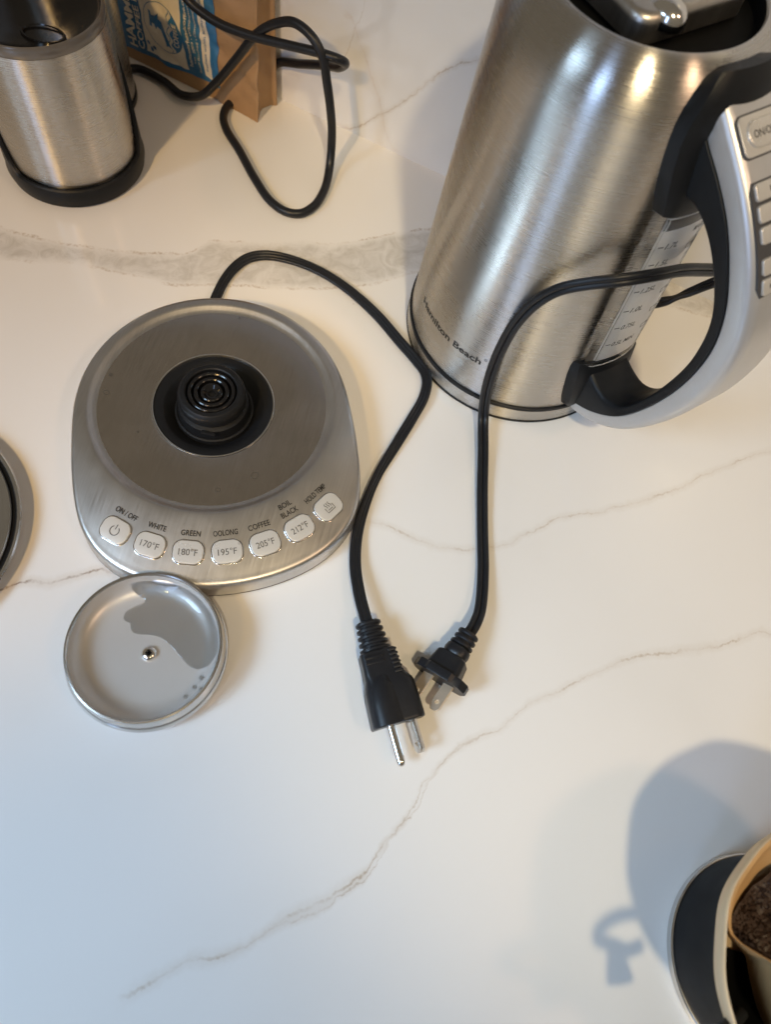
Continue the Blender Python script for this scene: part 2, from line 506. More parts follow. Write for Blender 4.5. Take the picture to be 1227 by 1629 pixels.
# ------------------------------------------------------------------ setting: counter and backsplash
V1 = [(-5, 180), (5, 179), (17, 176), (32, 175), (52, 178), (62, 183), (76, 190), (91, 205), (102, 214), (128, 226), (154, 240), (171, 253), (185, 266), (201, 278), (232, 301)]
V2 = [(-65, -78), (-53, -69), (-41, -58), (-35, -53), (-19, -46), (-13, -42), (-1, -29), (12, -21), (20, -15), (28, -7), (37, 3), (40, 15), (47, 26), (50, 33), (55, 49), (59, 57), (69, 70), (86, 82), (100, 98), (129, 122), (145, 134), (166, 146), (195, 156), (202, 159), (220, 169), (229, 176)]
V3 = [(-187, 86), (-182, 91), (-173, 96), (-164, 98), (-156, 103), (-148, 109), (-139, 113)]
BT = [(-320, 322), (-294, 318), (-261, 316), (-245, 317), (-216, 324), (-199, 327), (-173, 335), (-161, 351), (-149, 354), (-122, 362), (-101, 372), (-82, 375), (-55, 392), (-23, 412), (40, 440)]
BB = [(-320, 288), (-282, 292), (-269, 296), (-239, 304), (-211, 306), (-192, 308), (-172, 307), (-147, 317), (-113, 325), (-90, 332), (-65, 342), (-43, 354), (-22, 371), (40, 400)]
VT = (0.40, 0.30, 0.195)
M_COUNTER = marble('white_quartz_counter', [(V1, 0.8, -5, 245, 0.52, VT), (V2, 0.8, 34, 245, 0.52, VT), (V2, 1.1, -50, 36, 0.6, VT), ([(x + 2.2 * math.sin(x * 0.7), y - 1.6 + 1.5 * math.sin(x * 0.31)) for x, y in V2], 0.6, -20, 66, 0.5, VT), (V3, 0.9, -200, -138, 0.9, (0.2, 0.12, 0.06))], (BT, BB))
WANG = math.radians(-14.3)
WD = np.array([math.cos(WANG), math.sin(WANG)]); WN = np.array([-WD[1], WD[0]])
W0 = np.array([-161.0, 503.4])
def wxy(s, d): return W0 + WD * s + WN * d       # s along the wall, d behind its face
c4 = [wxy(-700, 25), wxy(800, 25), wxy(800, -900), wxy(-700, -900)]
cv = [(*q, 0) for q in c4] + [(*q, -30) for q in c4]
counter = fix_normals(new_mesh('countertop', cv, [(0, 1, 2, 3), (7, 6, 5, 4), (0, 4, 5, 1), (1, 5, 6, 2), (2, 6, 7, 3), (3, 7, 4, 0)], M_COUNTER, smooth=False))
counter['kind'] = 'structure'; counter['label'] = 'white quartz countertop with brown veins and a grey band'
WV1 = [(60, 0), (65, 4), (76, 12), (89, 27), (103, 41), (111, 53), (119, 63), (126, 73), (150, 95)]
WV2 = [(54, 50), (57, 59), (61, 66), (63, 76), (66, 88), (70, 110)]
WV3 = [(60, 85), (71, 62), (83, 39), (97, 7), (100, 0)]
M_WALL = marble('white_quartz_backsplash', [(WV1, 0.7, 62, 150, 0.8, VT), (WV2, 0.5, 54, 69, 0.6, VT), (WV3, 2.2, 60, 100, 0.35, (0.55, 0.42, 0.3))], None, True)
wallv = [(-700, 0, -1), (800, 0, -1), (800, 25, -1), (-700, 25, -1), (-700, 0, 420), (800, 0, 420), (800, 25, 420), (-700, 25, 420)]
wall = fix_normals(new_mesh('wall', wallv, [(0, 1, 2, 3), (7, 6, 5, 4), (0, 4, 5, 1), (1, 5, 6, 2), (2, 6, 7, 3), (3, 7, 4, 0)], M_WALL, smooth=False))
wall.location = Vector((W0[0], W0[1], 0)) * MM
wall.rotation_euler = (0, 0, WANG)
wall['kind'] = 'structure'; wall['label'] = 'white quartz backsplash wall with thin brown cracks'

# ------------------------------------------------------------------ power base of the kettle
BX, BY = -112.6, 218.5
AX = math.radians(-67)
base = thing('kettle_dock', 'round brushed steel kettle power base with seven temperature buttons', 'kettle base', (BX, BY, 0))
tab_a = [0, 15, 27, 36, 44, 50, 61, 70, 79, 88, 100, 120, 150, 180]
tab_r = [108.6, 108.9, 109, 107.3, 103.5, 99, 89.6, 84.2, 80.3, 78.6, 77.6, 77.2, 77.0, 77.0]
def base_r(phi):
    a = np.degrees(np.abs((phi - AX + np.pi) % (2 * np.pi) - np.pi))
    k = [np.interp(np.abs(a + d), tab_a, tab_r) for d in (-6, -4, -2, 0, 2, 4, 6)]
    return sum(k) / len(k)
NB = 200
PH = np.linspace(0, 2 * np.pi, NB, endpoint=False)
RR = base_r(PH)
RR = RR + 1.4 * np.clip((RR - 78) / 30, 0, 1)
front = np.clip((RR - 78) / 30, 0, 1)
def bring(r, z): return np.stack([r * np.cos(PH), r * np.sin(PH), np.broadcast_to(z, PH.shape)], 1)
one = np.ones(NB)
edge_z = 20.9 - 7.0 * front
rings = [bring(one * 65.2, 18.8), bring(one * 66.4, 18.95), bring(one * 67.8, 19.5), bring(one * 69.4, 20.4), bring(one * 70.2, 20.75), bring(one * 71.0, 20.9), bring(one * 71.8, 20.9)]
for t in np.linspace(0.06, 0.94, 15): rings.append(bring(71.8 + (RR - 3.2 - 71.8) * t, 20.9 + (edge_z - 20.9) * t ** 1.3))
rings.append(bring(RR - 3.2, edge_z))
for t in (20, 40, 60, 80):
    a = math.radians(t); rings.append(bring(RR - 3.2 + 3.2 * math.sin(a), edge_z - 3.2 * (1 - math.cos(a))))
rings += [bring(RR + 0.3, edge_z - 5), bring(RR + 0.9, 2.2), bring(RR + 0.5, 1.8)]
V, F = loft(rings); fix_normals(new_mesh('shell', V, F, M_STEEL_BASE, base, angle=50))
V, F = loft([bring(RR + 0.6, 1.9), bring(RR + 0.9, 1.2), bring(RR + 0.2, 0.0), bring(RR * 0.5, 0.0)])
fix_normals(new_mesh('foot_rim', V, F, M_BLACK, base))
lathe_obj('plate', [(35.0, 17.4), (35.2, 18.6), (36, 18.8), (65.2, 18.8)], M_STEEL_DISH, base, 160)
lathe_obj('trim_ring', [(34.0, 17.0), (34.2, 18.9), (34.6, 19.05), (35.0, 18.95), (35.1, 18.8)], M_CHROME, base, 128)
plate = bpy.data.objects['plate']
M_SPOT = simple('dried_water_mark', (0.40, 0.375, 0.345), 0.28, 1.0, 0.1, 900)
for sx_, sy_, sr_, ring_ in ((36.6, -37.9, 2.1, True), (-62.3, 1.4, 1.3, False), (-60.2, -10.7, 1.5, True), (-5.0, 63.2, 0.9, False), (20, -52, 1.2, True), (-34, -30, 0.8, False)):
    pts_ = [(sx_ + sr_ * (1 + 0.15 * math.sin(2 * t + sx_)) * math.cos(t), sy_ + sr_ * math.sin(t)) for t in np.linspace(0, 2 * math.pi, 22, endpoint=False)]
    v, f = stroke(pts_, 0.45, True) if ring_ else polyfill(pts_)
    new_mesh('water_mark', np.c_[v, np.full(len(v), 18.83)], f, M_SPOT, plate, smooth=False)
con = lathe_obj('connector', [(34.1, 16), (34.1, 18.0), (33.2, 18.2), (29.0, 17.0), (28.2, 16.6), (24.0, 12.0), (22.8, 11.0), (22.6, 14.0), (21.6, 14.4), (20.8, 14.0), (20.2, 18), (20.0, 20.5), (17.6, 21.5), (17.4, 23), (19.0, 24), (19.2, 29.5), (18.6, 31.6), (17.2, 32.8), (15.0, 33.0), (14.4, 32.4), (14.2, 24)], M_BLACK, base, 128)
lathe_obj('contact_ring', [(13.4, 24), (13.4, 31.6), (12.9, 32.0), (11.8, 32.0), (11.3, 31.6), (11.3, 24)], M_BLACKGLOSS, con, 96)
lathe_obj('contact_ring', [(9.9, 24), (9.9, 31.4), (9.4, 31.8), (8.2, 31.8), (7.7, 31.4), (7.7, 24)], M_BLACKGLOSS, con, 96)
lathe_obj('contact_ring', [(6.2, 24), (6.2, 31.0), (5.7, 31.4), (4.7, 31.4), (4.2, 30.8), (3.2, 29.6), (2.2, 29.4), (1.6, 28.0), (0, 28.0)], M_BLACKGLOSS, con, 64)
lathe_obj('contact_floor', [(14.3, 24.2), (0, 24.2)], M_HOLLOW, con, 64)
V, F = slab(rrect(8, 2, 0.5), 0, 1.0, 0.3)
new_mesh('latch_tab', place(V, (11 * math.cos(AX), 11 * math.sin(AX) - 11, 21.2), (1, 0, 0), (0, 1, 0), (0, 0, 1)), F, M_BLACK, con)

BTN = [(-105, 'ON / OFF', None), (-92.3, 'WHITE', '170\u00b0F'), (-79.6, 'GREEN', '180\u00b0F'), (-66.9, 'OOLONG', '195\u00b0F'), (-54.2, 'COFFEE', '205\u00b0F'), (-41.5, 'BOIL BLACK', '212\u00b0F'), (-28.8, 'HOLD TEMP', None)]
WIDTHS = {'ON / OFF': 13.2, 'WHITE': 10.0, 'GREEN': 10.4, 'OOLONG': 13.0, 'COFFEE': 12.2, 'BOIL': 7.6, 'BLACK': 10.2, 'HOLD TEMP': 15.0}
def tangent_frame(deg):
    a = math.radians(deg)
    up = np.array([-math.cos(a), -math.sin(a), 0]); right = np.array([-math.sin(a), math.cos(a), 0])
    return up, right
def panel_z(r, deg):
    a = math.radians(deg); rr = float(base_r(np.array([a]))[0]); rr += 1.4 * min(max((rr - 78) / 30, 0), 1)
    k = min(max((rr - 78) / 30, 0), 1); t = min(max((r - 71.8) / (rr - 3.2 - 71.8), 0), 1)
    return 20.9 - t ** 1.3 * 7.0 * k
for deg, word, print_ in BTN:
    up, right = tangent_frame(deg)
    c = np.array([92.4 * math.cos(math.radians(deg)), 92.4 * math.sin(math.radians(deg)), panel_z(92.4, deg)])
    V, F = slab(rrect(17.4, 13.6, 5.4, 8), -1.0, 0.5, 0.4)
    sl = (panel_z(89, deg) - panel_z(96, deg)) / 7
    upt = up + np.array([0, 0, sl]); nz_ = np.cross(right, upt); nz_ /= np.linalg.norm(nz_)
    bez = new_mesh('button', place(V, c, right, upt, nz_), F, M_CHROME, base)
    V, F = slab(rrect(16.0, 12.2, 4.8, 8), 0.3, 1.5, 0.55, 5)
    new_mesh('button_cap', place(V, c, right, upt, nz_), F, M_BUTTON, bez)
    if print_:
        v, f = text_flat(print_, 3.5, 10.0, 0.004)
        m_ = M_PRINTGREY
    elif word == 'ON / OFF':
        arc = [(2.5 * math.cos(math.radians(t)), 2.5 * math.sin(math.radians(t)) - 0.3) for t in range(125, 416, 10)]
        v, f = join2d([stroke(arc, 0.42), stroke([(0, 0.4), (0, 3.2)], 0.42)])
        m_ = M_PRINT
    else:
        cup = [(-2.6, 0.4), (-2.6, -2.6), (2.6, -2.6), (2.6, 0.4)]
        ps = [stroke(cup, 0.45), stroke([(-1.6, -1.5), (1.6, -1.5)], 0.4)]
        for dx in (-1.3, 0, 1.3):
            ps.append(stroke([(dx + 0.35 * math.sin(t * 2.2), -0.4 + t) for t in np.linspace(0, 3.0, 10)], 0.4))
        v, f = join2d(ps); m_ = M_PRINTGREY
    new_mesh('print', place(np.c_[v, np.full(len(v), 1.64)], c, right, upt, nz_), f, m_, bez, smooth=False)
    rows = [(word, 82.2)] if word != 'BOIL BLACK' else [('BOIL', 77.4), ('BLACK', 82.2)]
    for w, rad in rows:
        v, f = text_flat(w, 3.1, WIDTHS[w], 0.012)
        c2 = np.array([rad * math.cos(math.radians(deg)), rad * math.sin(math.radians(deg)), panel_z(rad, deg) + 0.4])
        sl = (panel_z(rad - 2, deg) - panel_z(rad + 2, deg)) / 4
        new_mesh('lettering', place(np.c_[v, v[:, 1] * sl], c2, right, up, (0, 0, 1)), f, M_PRINT, base, smooth=False)

# ------------------------------------------------------------------ kettle
KX, KY = 52.6, 344.3
HA = math.radians(-46)
kettle = thing('kettle', 'tall brushed steel electric kettle with silver and black handle', 'kettle', (KX, KY, 0))
def kr(z): return 72.3 - 9.8 * z / 202.0
SH = [(kr(200), 200), (61.7, 207), (60.0, 212.5), (57.2, 217.5), (53.6, 221.5), (49.8, 224.2), (47.2, 225.4), (46.0, 225.3), (45.4, 224.2)]
lathe_obj('body', [(kr(15.4), 15.4), (kr(17), 17.0)] + [(kr(z), z) for z in range(25, 200, 12)] + SH, M_STEEL_KETTLE, kettle, 160)
lathe_obj('gasket', [(70, 12.2), (72.4, 12.4), (73.0, 13.2), (72.9, 15.0), (72.0, 15.6), (71, 15.6)], M_BLACK, kettle, 160)
lathe_obj('base_band', [(70, 2.0), (72.6, 2.0), (72.9, 3), (72.7, 12.3), (70, 12.4)], M_STEEL_KETTLE, kettle, 160)
lathe_obj('foot', [(60, 0), (71.6, 0), (73.2, 0.6), (73.2, 1.8), (72.4, 2.2), (70, 2.2)], M_BLACK, kettle, 160)
lathe_obj('dark_lining', [(45.4, 224.2), (45.0, 219), (45.0, 216), (0, 215)], M_HOLLOW, kettle, 96)
# lid flap seen inside the opening
e1 = np.array([math.cos(HA), math.sin(HA), 0]); e2 = np.array([-math.sin(HA), math.cos(HA), 0])
V, F = slab(rrect(52, 62, 9, 8), 217.5, 228.5, 4.0, 5)
lid = new_mesh('lid', place(V, (0, 0, 0), e1, e2, (0, 0, 1)) + e1 * -2.5 + e2 * 2.5, F, M_LIDFLAP, kettle)
V, F = lathe([(0.01, 4.5), (3, 4.2), (6, 3.0), (8, 1.0), (8.6, -1.5), (8.6, -4)], 40)
new_mesh('lid_knob', place(V, e1 * 19.5 + e2 * -13 + np.array([0, 0, 227]), e1 * 1.1, e2 * 0.85, (0, 0, 1)), F, M_CHROME, lid)
# logo lettering wrapped round the body
v, f = text_flat('Hamilton Beach', 4.9, 56, 0.022)
phi0 = math.radians(-130)
lv = []
for x, y in v:
    z = 43.0 + y; r = kr(z) + 0.12; a = phi0 + x / kr(43.5)
    lv.append((r * math.cos(a), r * math.sin(a), z))
new_mesh('lettering', lv, f, M_PRINT, kettle, smooth=False)
v, f = join2d([stroke([(0.9 * math.cos(t), 0.9 * math.sin(t)) for t in np.linspace(0, 2 * math.pi, 20)], 0.2), text_flat('R', 0.9, None, 0.0)])
lv = []
for x, y in v:
    z = 46.5 + y; r = kr(z) + 0.12; a = phi0 + (x + 30.2) / kr(43.5)
    lv.append((r * math.cos(a), r * math.sin(a), z))
new_mesh('lettering', lv, f, M_PRINT, kettle, smooth=False)
# handle: inner black loop, silver outer shell
NH = 64
I_ = catmull([(66, 60), (74, 53.5), (82, 50.3), (91, 49.6), (100, 55), (108, 72), (114, 98), (115.5, 122), (111, 144), (100, 160), (86, 172), (72, 177), (60, 172)], NH)
Mc = catmull([(66, 22), (76, 26.5), (88, 34), (103, 50), (114, 75), (121, 105), (121.5, 133), (115.5, 153), (106, 168), (93, 183), (78, 194.5), (68, 200.5), (62, 205), (57.5, 209)], NH)
Oc = catmull([(66, 16.5), (80, 19.5), (92, 26), (108, 41), (124, 71), (133, 103), (134, 134), (128, 157), (117, 174), (104.5, 187.5), (91, 199), (80, 206.8), (72, 212), (66, 216), (61, 218.5)], NH)
def to3(rz, w): return e1 * rz[0] + e2 * w + np.array([0, 0, rz[1]])
def handle_rings(A, B, wA, wB, fA, fB):
    out = []
    for i in range(NH):
        a, b = A[i], B[i]; d = np.linalg.norm(b - a); u = (b - a) / d
        pts = []
        fa = min(fA, d * 0.45); fb = min(fB, d * 0.45)
        def corner(cx, cw, f, a0, a1):
            for k in range(6):
                t = math.radians(a0 + (a1 - a0) * k / 5)
                pts.append((cx + f * math.cos(t), cw + f * math.sin(t)))
        corner(fa, -(wA - fa), fa, 180, 270)
        corner(d - fb, -(wB - fb), fb, 270, 360)
        corner(d - fb, wB - fb, fb, 0, 90)
        corner(fa, wA - fa, fa, 90, 180)
        out.append(np.array([to3(a + u * p, w) for p, w in pts]))
    return out
V, F = loft(handle_rings(I_, Mc, 15.0, 16.2, 3.5, 0.6), True, True, True)
handle = fix_normals(new_mesh('handle', V, F, M_BLACK, kettle))
V, F = loft(handle_rings(Mc + (Mc - I_) * 0.002, Oc, 15.4, 15.6, 0.8, 6.5), True, True, True)
face = fix_normals(new_mesh('handle_face', V, F, M_SILVER, handle))
# flared mounts that grip the body
def mount(name, prof, half, thick):
    rings = []
    prof = np.array(prof, float); T = np.gradient(prof, axis=0); T /= np.linalg.norm(T, axis=1)[:, None]
    Nn = np.stack([T[:, 1], -T[:, 0]], 1)
    for i, (p, h) in enumerate(zip(prof, half)):
        ring = []
        hh = math.radians(h); n = 14
        for k in range(n + 1):
            a = -hh + 2 * hh * k / n
            e = min(1, (hh - abs(a)) / math.radians(7)); off = thick[i] * math.sqrt(max(0, 1 - (1 - e) ** 2))
            q = p + Nn[i] * off
            ring.append((q[0] * math.cos(HA + a), q[0] * math.sin(HA + a), q[1]))
        for k in range(n, -1, -1):
            a = -hh + 2 * hh * k / n
            q = p - Nn[i] * 1.0
            ring.append((q[0] * math.cos(HA + a), q[0] * math.sin(HA + a), q[1]))
        rings.append(ring)
    V, F = loft(rings, True, True, True)
    return fix_normals(new_mesh(name, V, F, M_BLACK, handle))
up_prof = [(kr(z), z) for z in (166, 172, 180, 190, 200)] + SH[1:5] + [(51.5, 223.2)]
mount('upper_mount', up_prof, [18.5, 20.5, 22.5, 24.5, 26, 26.3, 25.3, 22.5, 18, 12], [7, 7.5, 6.5, 5, 4, 5, 6.5, 7.5, 8, 3])
mount('lower_mount', [(kr(z), z) for z in (17, 20, 26, 36, 48, 56, 60)], [13, 15, 16.5, 18, 19.5, 20, 19.5], [2.5, 6, 7.5, 7.5, 7, 5.5, 3])
# buttons on the silver face
Tn = np.gradient(Oc, axis=0); Tn /= np.linalg.norm(Tn, axis=1)[:, None]
def oface(rad_z):
    i = int(np.argmin(np.linalg.norm(Oc - np.array(rad_z), axis=1)))
    return Oc[i], Tn[i]
def face_slab(parent, name, rz, along, wide, corner, z0, z1, fil, mat):
    p, t = oface(rz)
    n2 = np.array([t[1], -t[0]])
    X = e2; Yv = e1 * t[0] + np.array([0, 0, t[1]]); Zv = e1 * n2[0] + np.array([0, 0, n2[1]])
    if Zv @ (e1 + np.array([0, 0, 1])) < 0: Zv = -Zv
    o = e1 * p[0] + np.array([0, 0, p[1]])
    V, F = slab(rrect(wide, along, corner, 6), z0, z1, fil)
    return fix_normals(new_mesh(name, place(V, o, X, Yv, Zv), F, mat, parent)), (o, X, Yv, Zv)
def face_text(parent, s, fr, cap, width, zoff, dx=0.0):
    v, f = text_flat(s, cap, width, 0.01)
    o, X, Yv, Zv = fr
    new_mesh('print', place(np.c_[v[:, 0] + dx, v[:, 1], np.full(len(v), zoff)], o, X, Yv, Zv), f, M_PRINT, parent, smooth=False)
b1, fr = face_slab(handle, 'power_button', (76, 208), 17, 25, 3, -1, 0.55, 0.3, M_SURROUND)
face_slab(b1, 'button_plate', (76, 208), 15.6, 23.6, 2.5, 0.3, 0.9, 0.3, M_KEY)
cap_, fr = face_slab(b1, 'button_cap', (76, 208), 11, 18, 5.4, 0.6, 1.9, 0.9, M_KEY)
face_text(b1, 'ON/OFF', fr, 3.0, 12.5, 1.95)
idx = [int(np.argmin(np.linalg.norm(Oc - np.array(q), axis=1))) for q in ((122.5, 166.5), (90.5, 199))]
padline = Oc[idx[0]:idx[1] + 1]
rings = []
for k, (pt, tt) in enumerate(zip(padline, Tn[idx[0]:idx[1] + 1])):
    n2 = np.array([tt[1], -tt[0]]); n2 = n2 if n2 @ np.array([1, 1.0]) > 0 else -n2
    w = 13.0 if 0 < k < len(padline) - 1 else 11.5
    rings.append([to3(pt - n2 * 1, -w), to3(pt + n2 * 0.35, -w), to3(pt + n2 * 0.35, w), to3(pt - n2 * 1, w)])
V, F = loft(rings, True, True, True)
pad = fix_normals(new_mesh('keypad_gasket', V, F, M_SURROUND, handle, smooth=False))
seg = np.linspace(0.1, 0.9, 5)
for k, wd_ in zip(seg, ('KEEP WARM', 'SET', '-', '+', 'F/C')):
    p = padline[int(round(k * (len(padline) - 1)))]
    kk, fr = face_slab(pad, 'key', p, 7.0, 22.0, 1.4, 0, 1.5, 0.6, M_KEY)
    face_text(pad, wd_, fr, 2.2 if len(wd_) > 1 else None, 14.5 if len(wd_) > 4 else 7 if len(wd_) > 1 else 2.2, 1.56)
# water gauge
def gauge_ring(z, half, thick):
    hh = math.radians(half); r0 = kr(z)
    prof = [(-hh, -0.3), (-hh, thick * 0.45), (-hh * 0.78, thick), (-hh * 0.4, thick + 0.5), (0, thick + 0.7), (hh * 0.4, thick + 0.5), (hh * 0.78, thick), (hh, thick * 0.45), (hh, -0.3)]
    return [((r0 + t) * math.cos(HA + a), (r0 + t) * math.sin(HA + a), z) for a, t in prof]
V, F = loft([gauge_ring(z, 15.2, 5.2) for z in (59, 90, 120, 150, 167)], True, True, True)
gauge = fix_normals(new_mesh('water_gauge', V, F, M_CLEAR, kettle, angle=20))
def wrap(v, z0, r_off, a0=0.0):
    out = []
    for x, y in v:
        z = z0 + y; r = kr(z) + r_off; a = HA + a0 + x / 71.0
        out.append((r * math.cos(a), r * math.sin(a), z))
    return out
gv = []; gf = []
for i, z in enumerate(np.linspace(60, 166, 12)):
    for j, a in enumerate(np.radians(np.linspace(-9.0, 12.5, 8))):
        gv.append(((kr(z) + 0.25) * math.cos(HA + a), (kr(z) + 0.25) * math.sin(HA + a), z))
for i in range(11):
    for j in range(7): gf.append((i * 8 + j, i * 8 + j + 1, (i + 1) * 8 + j + 1, (i + 1) * 8 + j))
fix_normals(new_mesh('gauge_backing', gv, gf, M_GAUGEBACK, gauge))
fl_v = []; fl_f = []
for i, z in enumerate((153.5, 155, 158.5, 160)):
    for j, a in enumerate(np.radians(np.linspace(-8.5, 12, 8))):
        r_ = kr(z) + (1.2 if i in (1, 2) else 0.4)
        fl_v.append((r_ * math.cos(HA + a), r_ * math.sin(HA + a), z))
for i in range(3):
    for j in range(7): fl_f.append((i * 8 + j, i * 8 + j + 1, (i + 1) * 8 + j + 1, (i + 1) * 8 + j))
fix_normals(new_mesh('level_float', fl_v, fl_f, M_SURROUND, gauge))
parts = []
for txt, z, w in (('1.7L', 147, 6.6), ('1.5L', 136, 6.6), ('1.25L', 118, 8), ('1.0L', 104, 6.6), ('0.75L', 91, 8), ('0.5L MIN', 77.5, 13), ('MAX', 153, 6.5)):
    v, f = text_flat(txt, 3.6, w * 1.1, 0.008, 0.2)
    if txt == 'MAX': parts.append((v + np.array([8.5, z]), f)); continue
    parts.append((v + np.array([-8.6 + w / 2, z]), f))
    parts.append(([(-13, z - 0.3), (-10, z - 0.3), (-10, z + 0.3), (-13, z + 0.3)], [(0, 1, 2, 3)]))
for z in (141, 124, 111, 97, 84):
    cupo = [(7, 1.5), (7.6, -1.4), (11, -1.4), (11.6, 1.5)]
    parts.append((stroke(cupo, 0.6, True)[0] + np.array([0, z]), stroke(cupo, 0.6, True)[1]))
    parts.append((stroke([(11.5, 1), (13, 0.6), (12.6, -0.8), (11.2, -0.9)], 0.5)[0] + np.array([0, z]), stroke([(0, 0), (1, 0), (2, 0), (3, 0)], 0.5)[1]))
v, f = join2d(parts)
gp = []
for x, y in v:
    a = x / 71.0; r = kr(y) + 5.95 - 0.75 * (abs(a) / math.radians(11.9)) ** 2
    gp.append((r * math.cos(HA + a), r * math.sin(HA + a), y))
new_mesh('print', gp, f, M_PRINT, gauge, smooth=False)

# ------------------------------------------------------------------ flat power cords and their plugs
def add_ribs(parent, p0, d, n, pitch, ra, rb, mat, flat=0.8):
    """strain relief: stacked rounded collars on a thin core"""
    d = np.array(d, float) / np.linalg.norm(d)
    s = np.cross(d, [0, 0, 1]); s /= np.linalg.norm(s); u = np.cross(s, d)
    L = n * pitch
    rel = None
    core = [(circle, t) for circle, t in ((ra * 0.78, 0), (rb * 0.8, L))]
    rings = [np.array([p0 + d * t + s * (r * math.cos(a)) + u * (r * flat * math.sin(a)) for a in np.linspace(0, 2 * math.pi, 24, endpoint=False)]) for r, t in core]
    V, F = loft(rings, True, True, True)
    rel = fix_normals(new_mesh('strain_relief', V, F, mat, parent))
    for i in range(n):
        t0 = i * pitch + pitch * 0.1; r = ra + (rb - ra) * i / max(n - 1, 1); h = pitch * 0.66
        prof = [(r * 0.7, 0), (r * 0.93, 0.05 * h), (r, 0.25 * h), (r, 0.75 * h), (r * 0.93, 0.95 * h), (r * 0.7, h)]
        rings = [np.array([p0 + d * (t0 + t) + s * (q * math.cos(a)) + u * (q * flat * math.sin(a)) for a in np.linspace(0, 2 * math.pi, 28, endpoint=False)]) for q, t in prof]
        V, F = loft(rings, True, True, True)
        fix_normals(new_mesh('rib', V, F, mat, rel))
    return rel

cord1 = thing('power_cable', 'flat black cord from the power base ending in a three-prong plug', 'cord', (0, 0, 0), 'flat black appliance cords')
c1 = [(-141, 288, 6), (-141, 297, 5), (-141.5, 308, 3.6), (-141, 319, 3.3), (-138, 332, 3.3), (-132, 342.5, 3.3), (-122.5, 348.5, 3.3), (-106, 350.5, 3.3), (-83, 347, 3.3), (-61, 338, 3.3), (-38, 323.5, 3.3), (-19, 307.5, 3.4), (-6, 296.5, 3.8), (1.5, 289, 4.2), (4.5, 282, 4.2), (5, 270, 4), (1, 252, 3.5), (-5, 229, 3.3), (-10, 209, 3.3), (-12.3, 189, 3.6), (-12.3, 168, 4.2), (-9, 150, 5.5), (-3, 134, 8), (3, 122, 9.5), (6.5, 115.5, 10.5)]
P = catmull(c1, 260)
n1 = len(P)
ups1 = np.tile([0, 0, 1.0], (n1, 1))
for i in range(n1):                    # the flex stands on edge where it turns
    t = i / n1
    k = 0.75 * math.exp(-((t - 0.10) / 0.10) ** 2) + 0.55 * math.exp(-((t - 0.50) / 0.12) ** 2) - 0.9 * math.exp(-((t - 0.76) / 0.10) ** 2)
    T = P[min(i + 1, n1 - 1)] - P[max(i - 1, 0)]; S = np.cross(T, [0, 0, 1.0]); S /= np.linalg.norm(S)
    ups1[i] = np.array([0, 0, math.cos(k)]) + S * math.sin(k)
V, F = sweep(P, lobed_sec(3, 1.35, 2.0), ups1)
fix_normals(new_mesh('flex', V, F, M_RUBBER, cord1, angle=50))
d1 = np.array([0.50, -0.866, -0.06]); d1 /= np.linalg.norm(d1)
p1 = np.array([5.5, 118.0, 10.5])
add_ribs(cord1, p1, d1, 5, 3.5, 7.0, 8.4, M_RUBBER)
# plug body: lofted along d1, rolled so the round pin lies lowest at the left
roll = math.radians(38)
s1 = np.cross(d1, [0, 0, 1]); s1 /= np.linalg.norm(s1); u1 = np.cross(s1, d1)
sr = s1 * math.cos(roll) - u1 * math.sin(roll); ur = s1 * math.sin(roll) + u1 * math.cos(roll)
# s1 points to the right of the pointing direction (towards the left of the picture)
def plug_ring(t, w, h, r, cx=0.0, up=0.0):
    q = rrect(w, h, min(r, w * 0.49, h * 0.49), 7)
    return np.array([p1 + d1 * t + s1 * (x + cx) + u1 * (y + up) for x, y in q])
rings = [plug_ring(16.5, 17.0, 14, 3.5), plug_ring(17.3, 19.0, 15.5, 3.0), plug_ring(24, 19.6, 16.2, 3.0), plug_ring(29.0, 20.4, 16.8, 3.4), plug_ring(31.5, 22.4, 17.6, 5, -0.8), plug_ring(34.2, 25.4, 18.8, 5.5, -1.4), plug_ring(37, 26.6, 19.4, 5.5, -1.4), plug_ring(44, 27.2, 19.8, 5.5, -1.2), plug_ring(53.6, 27.8, 20.0, 5.5, -1.0), plug_ring(54.6, 27.6, 19.8, 5.5, -1.0), plug_ring(55.1, 26.8, 19.0, 5.2, -1.0)]
for r in rings: r[:, 2] = np.maximum(r[:, 2], 0.6)
V, F = loft(rings, True, True, True)
pb = fix_normals(new_mesh('plug_body', V, F, M_RUBBER, cord1))
for k, (t, cx, w, h) in enumerate([(20.0, 3.2, 10.0, 0.9), (22.8, 3.2, 10.0, 0.9)]):
    V, F = slab(rrect(w, h * 1.6, 0.6), 0, 0.7, 0.3)
    new_mesh('grip_ridge', place(V, p1 + d1 * t + s1 * cx + u1 * 8.1, s1, d1, u1), F, M_RUBBER, pb)
for k in range(6):
    V, F = slab(rrect(4.6, 1.3, 0.5), 0, 0.8, 0.3)
    t = 18.5 + 2.3 * k
    new_mesh('grip_ridge', place(V, p1 + d1 * t - s1 * (7.2 + 0.1 * k) + u1 * (7.9 + 0.12 * k), s1, d1, u1), F, M_RUBBER, pb)
# spine that swells round the pins
sp_r = [np.array([p1 + d1 * t + s1 * (cx + rx * math.cos(a)) + u1 * (uz + rz * math.sin(a)) for a in np.linspace(0, 2 * math.pi, 28, endpoint=False)]) for t, cx, uz, rx, rz in ((27, 2, 4, 2, 2), (31, 2.5, 4.6, 6, 5), (36, 3, 4.8, 8, 6.4), (45, 3.4, 5, 8.6, 7), (54.6, 3.6, 5, 9, 7.2), (55.0, 3.6, 5, 8.6, 6.8))]
V, F = loft(sp_r, True, True, True); fix_normals(new_mesh('plug_spine', V, F, M_RUBBER, pb))
